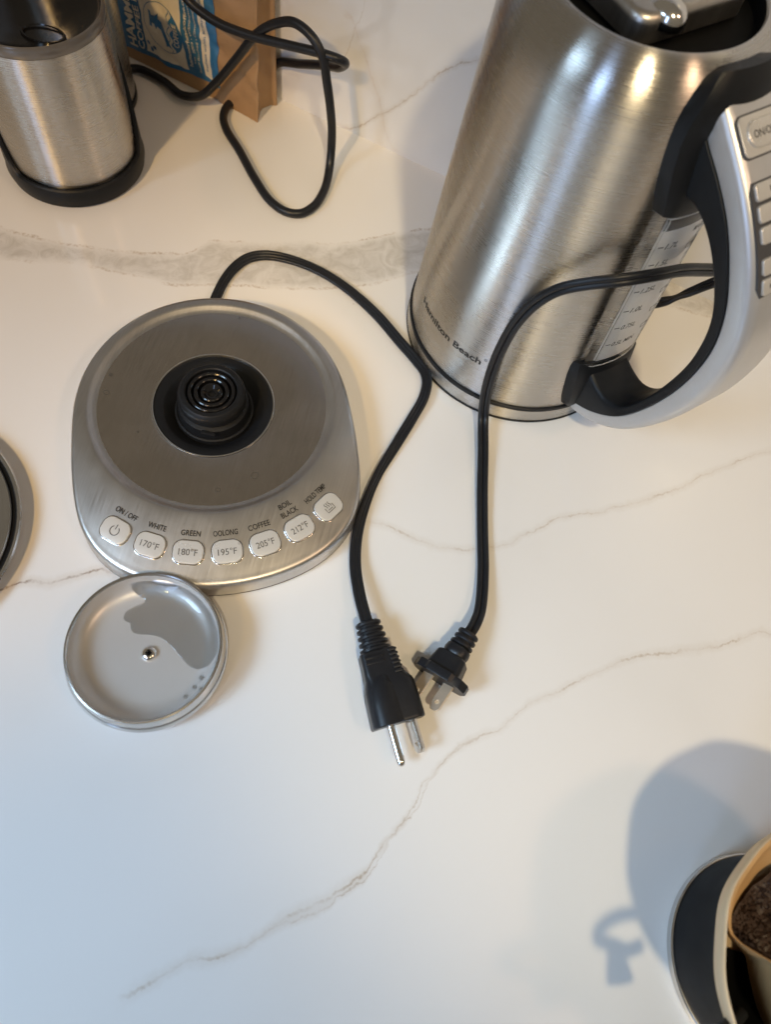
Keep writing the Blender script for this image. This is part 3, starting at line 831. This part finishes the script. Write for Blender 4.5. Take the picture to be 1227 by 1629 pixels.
# round ground pin
g0 = p1 + d1 * 54.5 + s1 * 3.4 + u1 * 2.2
prof = [(2.4, 0), (2.4, 18.0), (2.2, 19.3), (1.6, 20.4), (0.8, 21.0), (0.02, 21.1)]
V, F = lathe(prof, 24); fix_normals(new_mesh('ground_pin', place(V, g0, s1, u1, d1), F, M_CHROME, cord1))
def blade(parent, o, X, Yv, Zv, mat, L=17.0, w=6.3, th=1.5, hole=True):
    """flat prong with a round hole near its tip: X across, Zv along, Yv through"""
    out = [(-w / 2, 0), (w / 2, 0), (w / 2, L - 1.8), (w / 2 - 1.6, L), (-w / 2 + 1.6, L), (-w / 2, L - 1.8)]
    nh = 12; hr = 1.55; hc = (0, L - 4.6)
    hp = [(hc[0] + hr * math.cos(2 * math.pi * k / nh), hc[1] + hr * math.sin(2 * math.pi * k / nh)) for k in range(nh)]
    pts = [Vector(q) for q in out + hp]
    E_ = [(i, (i + 1) % 6) for i in range(6)] + [(6 + i, 6 + (i + 1) % nh) for i in range(nh)]
    v, e, f, *_ = delaunay_2d_cdt(pts, E_, [], 0, 1e-6)
    v = np.array([q[:] for q in v]); n = len(v)
    keep = [q for q in f if np.hypot(*(v[list(q)].mean(0) - np.array(hc))) > hr * 0.9 or not hole]
    V = np.concatenate([np.c_[v[:, 0], np.full(n, -th / 2), v[:, 1]], np.c_[v[:, 0], np.full(n, th / 2), v[:, 1]]])
    F = [tuple(q) for q in keep] + [tuple(n + i for i in reversed(q)) for q in keep]
    for a, b in E_: F.append((a, b, n + b, n + a))
    return fix_normals(new_mesh('blade', place(V, o, X, Yv, Zv), F, mat, parent, smooth=False))
tw = math.radians(58)
bX = s1 * math.cos(tw) - u1 * math.sin(tw); bY = s1 * math.sin(tw) + u1 * math.cos(tw)
blade(cord1, p1 + d1 * 54.5 - s1 * 7.6 + u1 * 3.0, bX, bY, d1, M_CHROME, 17.2)
blade(cord1, p1 + d1 * 54.5 - s1 * 9.2 - u1 * 5.4, bX, bY, d1, M_CHROME, 17.2)

cord2 = thing('power_cable', 'flat black cord threaded through the kettle handle ending in a two-prong plug', 'cord', (0, 0, 0), 'flat black appliance cords')
c2 = [(59.6, 124.5, 10.5), (62.3, 131.5, 10), (64, 140, 8), (64, 150, 6), (62, 168, 4), (57.5, 192, 3), (53, 215, 4), (48.5, 240, 6), (43.5, 262, 11), (40.5, 266.5, 26), (39, 268, 42), (38.5, 269.5, 57), (39, 270, 72), (41, 270.5, 90), (46, 271, 107), (54, 270.5, 121), (66, 270.5, 130), (80, 272, 136), (95, 279, 137.5), (109, 291, 133), (124, 305, 124), (142, 322, 112), (158, 340, 96), (162, 356, 78), (157, 364, 62), (148, 364, 50), (139, 361, 43), (131, 362, 36), (126, 375, 22), (120, 392, 6), (105, 412, 3.4), (60, 432, 3.4)]
P = catmull(c2, 300)
ups2 = np.zeros((300, 3))
for i in range(300):
    q = P[i]; rad = np.array([q[0] - KX, q[1] - KY, 0]); dist_ = np.linalg.norm(rad); rad /= dist_
    w = min(max((q[2] - 6) / 22, 0), 1)
    ups2[i] = rad * w + np.array([0, 0, 1.0]) * (1 - w) + np.array([0.1, -0.1, 0.35]) * w
V, F = sweep(P, lobed_sec(2, 1.75, 3.3), ups2)
fix_normals(new_mesh('flex', V, F, M_RUBBER, cord2, angle=50))
d2 = np.array([-0.36, -0.93, -0.06]); d2 /= np.linalg.norm(d2)
p2 = np.array([60.4, 126.5, 10.5])
add_ribs(cord2, p2, d2, 3, 3.4, 6.0, 6.6, M_RUBBER)
s2 = np.cross(d2, [0, 0, 1]); s2 /= np.linalg.norm(s2); u2 = np.cross(s2, d2)
rk = math.radians(-18)
s2, u2 = s2 * math.cos(rk) + u2 * math.sin(rk), -s2 * math.sin(rk) + u2 * math.cos(rk)
add = lambda t, w, h, r: np.array([p2 + d2 * t + s2 * x + u2 * y for x, y in rrect(w, h, min(r, w * 0.49, h * 0.49), 7)])
V, F = loft([add(9.5, 10, 9, 4), add(10.5, 13.5, 12, 5.5), add(13, 14.5, 13, 6), add(15.5, 13.5, 12, 5.5), add(16.5, 11, 10, 4.5)], True, True, True)
pb2 = fix_normals(new_mesh('plug_body', V, F, M_RUBBER, cord2))
V, F = loft([add(16, 15, 12, 3), add(17, 17, 13.4, 3), add(24, 19, 14, 3), add(27, 19.4, 14, 2.5)], True, True, True)
fix_normals(new_mesh('plug_block', V, F, M_RUBBER, pb2))
fl = [(-15.8, 2.2), (-12.6, 6.6), (-8.4, 7.4), (-6.6, 8.8), (6.6, 8.8), (8.4, 7.4), (12.6, 6.6), (15.8, 2.2), (15.8, -2.2), (12.6, -6.6), (8.4, -7.4), (6.6, -8.8), (-6.6, -8.8), (-8.4, -7.4), (-12.6, -6.6), (-15.8, -2.2)]
def flr(t, k): return np.array([p2 + d2 * t + s2 * x * k + u2 * y * k for x, y in fl])
V, F = loft([flr(26.0, 0.97), flr(26.5, 1), flr(30.2, 1), flr(30.8, 0.97)], True, True, True)
fix_normals(new_mesh('flange', V, F, M_RUBBER, pb2, angle=25))
tw2 = math.radians(20)
cX = s2 * math.cos(tw2) - u2 * math.sin(tw2); cY = s2 * math.sin(tw2) + u2 * math.cos(tw2)
blade(cord2, p2 + d2 * 30.5 + s2 * 6.0 + u2 * 0.6, cX, cY, d2, M_BRASSY, 15.4, 6.4)
blade(cord2, p2 + d2 * 30.5 - s2 * 6.4 + u2 * 0.6, cX, cY, d2, M_BRASSY, 15.4, 6.4)

# ------------------------------------------------------------------ small steel lid lying open side up, with water in it
LX, LY = -100.0, 74.6
lidt = thing('screw_lid', 'small upturned steel lid with a screw in its centre and water inside', 'lid', (LX, LY, 0))
def lid_in(r):
    if r < 26: return 7.6
    if r < 36.4: return 7.6 + 8.6 * (1 - math.sqrt(max(0, 1 - ((r - 26) / 10.6) ** 2)))
    return 17.0
lathe_obj('shell', [(20, 0.0), (34.5, 0.0), (37.5, 0.8), (39.6, 2.8), (40.7, 5.6), (40.9, 8.2), (40.2, 10.0), (39.6, 10.6), (39.4, 12), (39.0, 17.0), (38.5, 18.2), (37.7, 18.4), (37.1, 17.8), (36.7, 16.5)], M_STEEL_SATIN, lidt, 128)
lathe_obj('inner_pan', [(36.9, 17.4), (36.6, 16.2)] + [(r, lid_in(r)) for r in (36, 35, 33.5, 32, 30, 28, 26, 20, 12, 4)] + [(0, 7.6)], M_STEEL_LIDIN, lidt, 128)
scr = lathe_obj('screw', [(4.0, 7.4), (4.0, 8.0), (3.7, 9.0), (2.9, 9.8), (1.7, 10.2), (1.5, 10.2), (1.4, 8.6), (0, 8.6)], M_CHROME, lidt, 40)
scr.location = Vector((1.4, -1.6, 0)) * MM
for a in (0.3, 0.3 + math.pi / 2):
    V, F = slab(rrect(3.4, 0.8, 0.2), 0, 0.12, 0.05)
    new_mesh('screw_slot', place(V, (0, 0, 10.12), (math.cos(a), math.sin(a), 0), (-math.sin(a), math.cos(a), 0), (0, 0, 1)), F, M_HOLLOW, scr)

def water_film(name, outline, thick):
    """thin sheet of water lying on the hollow of the lid"""
    v, f = polyfill(outline, 1.5)
    A = np.array(outline)
    def edge(p):
        best = 1e9
        for i in range(len(A)):
            a, b = A[i], A[(i + 1) % len(A)]; ab = b - a
            t = np.clip((p - a) @ ab / max(ab @ ab, 1e-9), 0, 1)
            best = min(best, np.linalg.norm(p - a - t * ab))
        return best
    top = []; 
    for q in v:
        r = math.hypot(*q); e = edge(q)
        top.append((q[0], q[1], lid_in(min(r, 36.2)) + 0.05 + thick * math.sin(math.pi / 2 * min(1, e / 2.6))))
    o = fix_normals(new_mesh(name, top, f, M_WATER, None, angle=80, loc=(LX, LY, 0)))
    bm = bmesh.new(); bm.from_mesh(o.data)
    if bm.faces and sum(q.normal.z for q in bm.faces) < 0: bmesh.ops.reverse_faces(bm, faces=bm.faces)
    bm.to_mesh(o.data); bm.free()
    return o
WATER_OUT = [(-19.6, 30.0), (-18.2, 27.6), (-10.4, 24.0), (-15.6, 19.4), (-18.2, 15.2), (-17.6, 12.2), (-15.4, 11.3), (-13.3, 11.1), (-12.8, 9.0), (-10.6, 6.9), (-7.6, 6.6), (-2.4, 7.8), (3.4, 8.1), (10.3, 5.2), (19.2, -0.4), (24.0, -2.9), (27.6, -2.9), (30.7, -1.3), (32.8, 1.0), (34.6, 5.4)]
rim_arc = [(35.8 * math.cos(math.radians(t)), 35.8 * math.sin(math.radians(t))) for t in range(12, 121, 4)]
wf = water_film('water_puddle', catmull(WATER_OUT, 90).tolist() + rim_arc, 0.7)
tag(wf, 'wavy-edged puddle of water inside the upturned steel lid', 'puddle')
drops = [((31.0, -6.7), 1.5, 'water drop nearest the puddle edge in the upturned lid'), ((29.2, -12.0), 1.3, 'middle water drop in the row below the puddle in the lid'), ((26.5, -17.6), 1.3, 'water drop farthest from the puddle, inside the steel lid'), ((32.6, -12.4), 1.2, 'water drop clinging to the curved inner rim wall of the lid')]
for (x, y), r, lb in drops:
    pts = [(x + r * (1 + 0.12 * math.sin(3 * a + x)) * math.cos(a), y + r * math.sin(a)) for a in np.linspace(0, 2 * math.pi, 18, endpoint=False)]
    o = water_film('water_drop', pts, 0.8)
    tag(o, lb, 'water drop', 'water drops in the lid')

# ------------------------------------------------------------------ coffee grinder
GX, GY = -270.7, 390.5
gr = thing('coffee_grinder', 'steel cylinder coffee grinder with black cradle base and black top', 'coffee grinder', (GX, GY, 0))
lathe_obj('cup', [(40.6, 13.2), (41.6, 14.6), (41.8, 17), (41.9, 60), (41.8, 103)], M_STEEL_GRIND, gr, 128)
rim = lathe_obj('rim', [(41.7, 103), (42.0, 103.6), (41.8, 108), (41.2, 109.4), (40.4, 109.8), (39.6, 109.2), (39.2, 107), (39.2, 104)], M_DARKRIM, gr, 128)
lathe_obj('lid', [(39.3, 107.2), (37, 107.0), (33, 104.5), (20, 103.2), (0, 103)], M_BLACKGLOSS, gr, 96)
V, F = lathe([(8.2, 0), (8.6, 0.7), (9.4, 0.7), (9.8, 0)], 48)
new_mesh('lid_oval_ring', V * np.array([1.35, 0.8, 1]) + np.array([14, -16, 104.0]), F, M_BLACKGLOSS, gr)  # raised oval ring in the same black as the top
va = math.atan2(-GY, -GX)
AZ = np.linspace(0, 2 * np.pi, 160, endpoint=False)
dv = np.abs((AZ - va + np.pi) % (2 * np.pi) - np.pi)
hh = 14.5 + 96 * np.clip((np.degrees(dv) - 62) / 62, 0, 1) ** 1.5
def cr(r, z): return np.stack([r * np.cos(AZ), r * np.sin(AZ), z * np.ones_like(AZ)], 1)
k_ = np.clip((hh - 14) / 60, 0, 1)
V, F = loft([cr(30 + 0 * AZ, 0), cr(43.0 + 0 * AZ, 0), cr(45.0 + 0 * AZ, 1.5), cr(46.2 + 0 * AZ, 7), cr(45.8 - 0.6 * k_, np.minimum(11.5, hh)), cr(45.2 - 1.0 * k_, hh - 0.8), cr(44.2 - 0.8 * k_, hh), cr(42.2 + 0 * AZ, hh - 0.4), cr(42.0 + 0 * AZ, 12.5 + 0 * AZ)])
fix_normals(new_mesh('cradle', V, F, M_BLACK, gr))
hv = lambda r, z: np.array([(-17 + r * 0.95 * math.cos(a), 62 + r * math.sin(a), z) for a in np.linspace(0, 2 * math.pi, 72, endpoint=False)])
V, F = loft([hv(34.4, 5), hv(34.8, 7), hv(34.8, 190), hv(33, 193)], True, False, True)
mh = fix_normals(new_mesh('motor_housing', V, F, M_STEEL_GRIND, gr))
V, F = loft([hv(35, 0), hv(35.6, 1), hv(35.6, 5), hv(34.6, 6.2)], True, True, True)
fix_normals(new_mesh('housing_foot', V, F, M_BLACK, mh))

# ------------------------------------------------------------------ coffee bag
A0 = np.array([-267.4, 502.4]); Bd = np.array([0.9638, -0.2665]); Bn = np.array([0.2665, 0.9638])
bag = thing('coffee_bag', 'brown kraft paper coffee bag with blue and cream label', 'bag', (*A0, 0))
def bag_pt(s, d, z):
    """s along the front, d towards the wall, z up"""
    q = Bd * s + Bn * d
    return (q[0], q[1], z)
def front_d(s, z):
    bulge = -5.0 * math.exp(-((s - 40) / 45) ** 2) * min(1, z / 50.0) * (1 if z < 140 else max(0, (200 - z) / 60))
    wr = (2.4 * noise.noise(Vector((s * 0.035, z * 0.045, 3.1))) + 2.6 * (0.35 - abs(noise.noise(Vector((s * 0.05 + z * 0.03, z * 0.06 - s * 0.02, 7.7))))) + 0.7 * noise.noise(Vector((s * 0.2, z * 0.2, 1.7)))) * min(1, z / 8)
    cr_ = (s - 105) * 0.55 + z * 0.83 - 18                     # crease that runs up from the lower corner
    wr += 1.5 * math.exp(-(cr_ / 2.6) ** 2) * min(1, z / 6) * (1 if s > 60 else max(0, (s - 40) / 20)) - (1.2 if cr_ < 0 and s > 70 else 0) * min(1, max(0, -cr_) / 8)
    return 0.03 * z + bulge + wr
ring_s = list(np.linspace(-36, 97, 58)) + [100, 103, 104.5, 105.2]
zs = [0.2, 1.5] + list(np.arange(4, 110, 3.0)) + [118, 130, 150, 175, 200]
rings = []
for z in zs:
    ring = []
    tuck = max(0, 1 - z / 16) * 3.0
    for s in ring_s:
        e = max(0, (s - 80) / 25)
        low = -1.5 * e ** 2 * max(0, 1 - z / 40)          # the lower corner flares forward
        ring.append(bag_pt(s, front_d(s, z) + low, z))
    f0 = front_d(105, z) - 1.5 * max(0, 1 - z / 40)
    back = max(22.5, f0 + 6) if z < 150 else 25
    ring += [bag_pt(105.9, f0 + 0.5, z), bag_pt(105.6, f0 + 1.6, z), bag_pt(103.2 + tuck * 0.5, f0 + 3.0, z), bag_pt(98 + tuck, f0 + (back - f0) * 0.45, z), bag_pt(97.5 + tuck, f0 + (back - f0) * 0.6, z), bag_pt(103.5, back - 3.2, z), bag_pt(106.6, back - 1.8, z), bag_pt(107.4, back - 0.6, z), bag_pt(107.0, back + 0.3, z), bag_pt(104, back + 0.8, z)]
    for s in np.linspace(95, -36, 10): ring.append(bag_pt(s, back + 0.8, z))
    rings.append(ring)
V, F = loft(rings, True, True, True)
fix_normals(new_mesh('pouch', V, F, M_KRAFT, bag, angle=60))
def bag_map(v, off):
    out = []
    for s, z in v:
        e = max(0, (s - 80) / 25)
        out.append(bag_pt(s, front_d(s, z) - 1.5 * e ** 2 * max(0, 1 - z / 40) - off, z))
    return out
def bag_sheet(name, quad, mat, off, parent, n=56):
    q = np.array(quad, float); v = []; f = []
    for i in range(n + 1):
        for j in range(n + 1):
            a, b = i / n, j / n
            v.append((q[0] * (1 - a) + q[1] * a) * (1 - b) + (q[3] * (1 - a) + q[2] * a) * b)
    for i in range(n):
        for j in range(n): f.append((i * (n + 1) + j, (i + 1) * (n + 1) + j, (i + 1) * (n + 1) + j + 1, i * (n + 1) + j + 1))
    return new_mesh(name, bag_map(v, off), f, mat, parent)
label = bag_sheet('label', [(-12, 8.5), (74, 13.0), (74, 110), (-12, 105)], M_LABELBLUE, 0.6, bag)
bag_sheet('cream_panel', [(9, 14.0), (46, 14.5), (46, 108), (9, 104)], M_LABELCREAM, 0.9, label)
bag_sheet('cream_panel', [(61, 17.0), (67.5, 16.2), (67.5, 108), (61, 108)], M_LABELCREAM, 0.9, label)
def bag_text(s, pos, cap, width, mat, bold=0.02):
    """lettering that reads upwards; pos = (s of middle line, z of start)"""
    v, f = text_flat(s, cap, width, bold)
    w = v[:, 0].max() - v[:, 0].min()
    q = np.stack([pos[0] - v[:, 1], pos[1] + w / 2 + v[:, 0]], 1)
    new_mesh('lettering', bag_map(q, 1.3), f, mat, label, smooth=False)
bag_text('HAMMERHEAD', (-2.0, 13.5), 6.6, 76, M_LABELCREAM, 0.035)
bag_text('COFFEE ROASTERS', (5.2, 14), 4.6, 78, M_LABELCREAM, 0.02)
bag_text('hammerheadcoffee.com', (50.0, 20), 2.8, 54, M_LABELCREAM)
bag_text('est. 2009 \u2022 Wilmington', (54.2, 24), 1.9, 42, M_LABELCREAM, 0.0)
bag_text('Small Batched \u2022 Consistently Great', (58.0, 18), 1.9, 60, M_LABELCREAM, 0.0)
bag_text('freshest within 90 days of roasting', (64.4, 22), 2.2, 60, M_LABELBLUE, 0.0)
lc = np.array([29.0, 40.0]); lr = 17.2
ring2 = [(lc[0] + lr * math.cos(t), lc[1] + lr * 1.0 * math.sin(t)) for t in np.linspace(0, 2 * math.pi, 60, endpoint=False)]
v, f = stroke(ring2, 0.45, True)
emb = [(v, f)]
# wave: the far side of the circle filled blue behind a wavy line
wave = [(37.5 + 1.3 * math.sin(t * 0.75) + 0.0 * t, z) for t, z in zip(range(0, 30), np.linspace(54.5, 25.5, 30))]
arc_ = [(lc[0] + lr * math.cos(t), lc[1] + lr * math.sin(t)) for t in np.linspace(-0.98, 0.98, 26)]
emb.append(polyfill(wave + arc_))
wave2 = [(35.2 + 1.2 * math.sin(t * 0.75 + 0.8), z) for t, z in zip(range(0, 30), np.linspace(56, 24, 30))]
emb.append(stroke(wave2, 0.5))
# leaping hammerhead
sh = [(17.2, 45), (17.2, 37.5), (19.2, 37.2), (19.4, 40.2), (21.5, 40.2), (22.5, 36.5), (24.6, 39.6), (27.8, 38.6), (30, 36), (31.4, 31.4), (30.6, 27.2), (33.2, 29.4), (35.4, 28.0), (34.6, 32.2), (33.6, 36.4), (31.8, 40.8), (28.6, 44.2), (25.8, 45.4), (26.8, 49.8), (23.4, 46.4), (19.6, 45.4), (19.4, 48.6), (17.3, 48.6)]
emb.append(polyfill(sh))
for bx, bz in ((12.2, 22.0), (14.2, 17.6), (17.2, 20.0)):
    emb.append(polyfill([(bx + 1.35 * math.cos(t), bz + 1.8 * math.sin(t)) for t in np.linspace(0, 2 * math.pi, 20, endpoint=False)]))
v, f = join2d(emb)
new_mesh('emblem', bag_map(v, 1.3), f, M_LABELBLUE, label, smooth=False)
v, f = text_flat('COFFEE', 4.0, 17.5, 0.02)
q = np.stack([41.6 - v[:, 1] + 0.012 * (v[:, 0]) ** 2 * -1, 40 + v[:, 0]], 1)
new_mesh('lettering', bag_map(q, 1.6), f, M_LABELCREAM, label, smooth=False)

# ------------------------------------------------------------------ round cord looped in front of the bag
def bagxyz(s, d, z):
    q = A0 + Bd * s + Bn * d
    return (q[0], q[1], z)
rc = [(-272, 486, 5), (-263, 489, 5), (-242, 483, 5), (-222, 469, 9), (-207, 467, 14), (-193, 467, 29), (-177, 465, 51), (-159, 462, 76), (-146, 461, 86), (-133, 457, 92), (-120, 452, 89), (-112, 448.5, 80), (-108.5, 447, 66), (-105.5, 446.5, 50), (-103.5, 446.5, 33), (-102.5, 444, 18), (-101.5, 437, 8.5), (-100.5, 427, 4.8), (-100.5, 416, 4), (-103, 402, 4), (-110, 392, 4), (-120, 390, 4), (-133, 396, 4), (-149, 412, 4), (-168, 435, 4), (-184, 453, 4), (-190, 465, 4), (-190, 478, 4), bagxyz(86, 8, 5), bagxyz(98, 26, 18), (-159, 500, 30), (-137, 487, 44), (-115, 473, 58), (-104, 462, 67), (-99, 456, 75), (-102, 451, 80), (-114, 451, 81), (-141, 456, 77), (-163, 460, 74), (-186, 465, 73), (-200, 469, 75), (-210, 472, 79), (-215, 473, 88), (-217, 473, 110)]
P = catmull(rc, 420)
V, F = sweep(P, circle_sec(3.0, 18))
rcord = fix_normals(new_mesh('round_cable', V, F, M_RUBBER))
tag(rcord, 'thick round black cord looped over the coffee bag and counter', 'cord')

# ------------------------------------------------------------------ round steel lid at the left edge
pan = thing('steel_cover', 'round brushed steel lid with a stepped rim lying left of the power base', 'lid', (-257.5, 99.2, 0))
lathe_obj('rim', [(62, 0), (65, 0.0), (67, 1.2), (69, 3.6), (71, 5.6), (72.2, 6.8), (72.6, 7.8), (71.9, 8.8), (70.6, 8.8), (69.8, 8.2)], M_STEEL_SATIN, pan, 128)
lathe_obj('groove', [(70.0, 8.4), (69.2, 7.4), (68.0, 7.4), (67.4, 8.6)], M_BLACK, pan, 128)
lathe_obj('top', [(67.6, 8.4), (67.0, 9.4), (64.4, 9.8), (61, 9.4), (56, 8.8), (40, 8.2), (0, 7.8)], M_STEEL_SATIN, pan, 128)

# ------------------------------------------------------------------ coffee dripper with filter and grounds
DX, DY = 230.0, 8.0
dr = thing('coffee_dripper', 'black coffee dripper with a metal base ring and side handle', 'dripper', (DX, DY, 0))
lathe_obj('base_ring', [(40, 0), (45.6, 0), (46.4, 0.8), (46.4, 5.2), (45.8, 6.0), (44, 6.2)], M_STEEL_SATIN, dr, 128)
lathe_obj('body', [(44, 5.8), (45.4, 6.4), (45.8, 12), (46.2, 30), (46.4, 44), (47.2, 48), (49.2, 54), (51.6, 59.5), (52.6, 62.0), (52.8, 63.2), (52.2, 63.8), (51.2, 63.2), (47, 55), (36, 38), (0, 32)], M_MATTEBLACK, dr, 128)
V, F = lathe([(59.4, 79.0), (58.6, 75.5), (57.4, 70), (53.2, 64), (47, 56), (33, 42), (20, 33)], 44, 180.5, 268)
new_mesh('dark_lining', V, F, M_HOLLOW, dr)  # near-black sheet standing in for the shade between the two papers
ha = math.radians(-155); h1 = np.array([math.cos(ha), math.sin(ha), 0])
def hp(r, z): return h1 * r + np.array([0, 0, z])
def dl(x, y, z): return (x - DX, y - DY, z)
P = catmull([dl(183, -14, 69), dl(176, -19, 74), dl(168, -23.5, 77), dl(160.5, -29.5, 76), dl(159.5, -33, 72), dl(166.5, -31, 66), dl(172, -30, 62), dl(178, -25.5, 60)], 70)
V, F = sweep(P, [(1.3 * x, y) for x, y in circle_sec(2.6, 14)], np.tile(np.cross(h1, [0, 0, 1]), (70, 1)))
dh = fix_normals(new_mesh('handle', V, F, M_BLACK, dr))
P = catmull([dl(167, -30, 66), dl(167, -33.5, 61), dl(168, -37, 56.5), dl(169, -40, 54)], 16)
V, F = sweep(P, [(1.5 * x, y) for x, y in circle_sec(2.4, 12)], np.tile(np.cross(h1, [0, 0, 1]), (16, 1)), True, np.linspace(1, 1.9, 16))
fix_normals(new_mesh('thumb_rest', V, F, M_BLACK, dh))

filt = thing('paper_filter', 'tan paper coffee filter folded inside the black dripper', 'coffee filter', (DX, DY, 0))
NF = 180
FA = np.linspace(0, 2 * np.pi, NF, endpoint=False)
def pleat(a):
    """how far the inner paper stands off the cone, 0..1, round the filter"""
    d = np.degrees(a) % 360
    up_ = 1 / (1 + np.exp(-(d - 179.5) / 1.5)); dn = 1 / (1 + np.exp((d - 262) / 6.0))
    return up_ * dn * (1 + 0.18 * np.sin((d - 179) / 11.0))
def fring(r, z, amp, inner=0.0):
    rr = r + amp * (0.7 * np.sin(FA * 7 + 1) + 0.5 * np.sin(FA * 13 + 2.2))
    zz = z + amp * 0.6 * np.sin(FA * 5 + 0.4)
    rr = rr - inner * pleat(FA) * np.clip((z - 32) / 40, 0, 1)
    return np.stack([rr * np.cos(FA), rr * np.sin(FA), zz], 1)
V, F = loft([fring(18, 30, 0), fring(34, 41, 0.1), fring(48.5, 56, 0.3), fring(54.8, 64, 0.4), fring(59.2, 70, 0.5), fring(60.6, 75.5, 0.6), fring(61.1, 79.4, 0.6), fring(60.9, 80.6, 0.6), fring(60.2, 81.1, 0.6)])
fo = fix_normals(new_mesh('outer_paper', V, F, M_FILTER, filt, angle=80))
V, F = loft([fring(60.2, 81.1, 0.6, 19), fring(58.6, 80.6, 0.6, 19.5), fring(56.8, 76.0, 0.8, 20), fring(52, 66, 0.6, 18), fring(40, 51, 0.3, 10), fring(19, 33, 0)])
fix_normals(new_mesh('inner_paper', V, F, M_FILTERWET, filt, angle=80))
gv = []; gf = []
NR, NA = 26, 120
for i in range(NR + 1):
    r = 48.5 * i / NR
    for j in range(NA):
        a = 2 * math.pi * j / NA
        x, y = r * math.cos(a), r * math.sin(a)
        fold = float(pleat(np.array(a)))
        k = 1 - 0.36 * fold - 0.06 * math.sin(3 * a + 1)
        x *= k; y *= k
        z = 55 + 8.5 * (r / 48.5) ** 2 + 2.4 * noise.noise(Vector((x * 0.09, y * 0.09, 1))) + 1.3 * noise.noise(Vector((x * 0.5, y * 0.5, 5)))
        gv.append((x, y, z))
for i in range(NR):
    for j in range(NA): gf.append((i * NA + j, i * NA + (j + 1) % NA, (i + 1) * NA + (j + 1) % NA, (i + 1) * NA + j))
nb = len(gv)
for _ in range(5200):                                   # loose granules
    a = random.uniform(math.radians(90), math.radians(270)); r = 47 * math.sqrt(random.uniform(0.02, 1))
    fold = float(pleat(np.array(a))); k = 1 - 0.36 * fold - 0.06 * math.sin(3 * a + 1)
    x, y = r * k * math.cos(a), r * k * math.sin(a)
    z = 55 + 8.5 * (r / 48.5) ** 2 + 2.4 * noise.noise(Vector((x * 0.09, y * 0.09, 1))) + 1.3 * noise.noise(Vector((x * 0.5, y * 0.5, 5)))
    s = random.uniform(0.25, 0.75); b0 = len(gv)
    for dx, dy, dz in ((1, 0, -.4), (-.6, .8, -.4), (-.5, -.9, -.4), (random.uniform(-.4, .4), 0, 1)):
        gv.append((x + s * dx, y + s * dy, z + s * dz + 0.2))
    gf += [(b0, b0 + 1, b0 + 3), (b0 + 1, b0 + 2, b0 + 3), (b0 + 2, b0, b0 + 3)]
go = new_mesh('coffee_grounds', gv, gf, M_COFFEE, None, smooth=False, loc=(DX, DY, 0))
tag(go, 'dark wet coffee grounds heaped in the paper filter', 'coffee grounds')
go['kind'] = 'stuff'
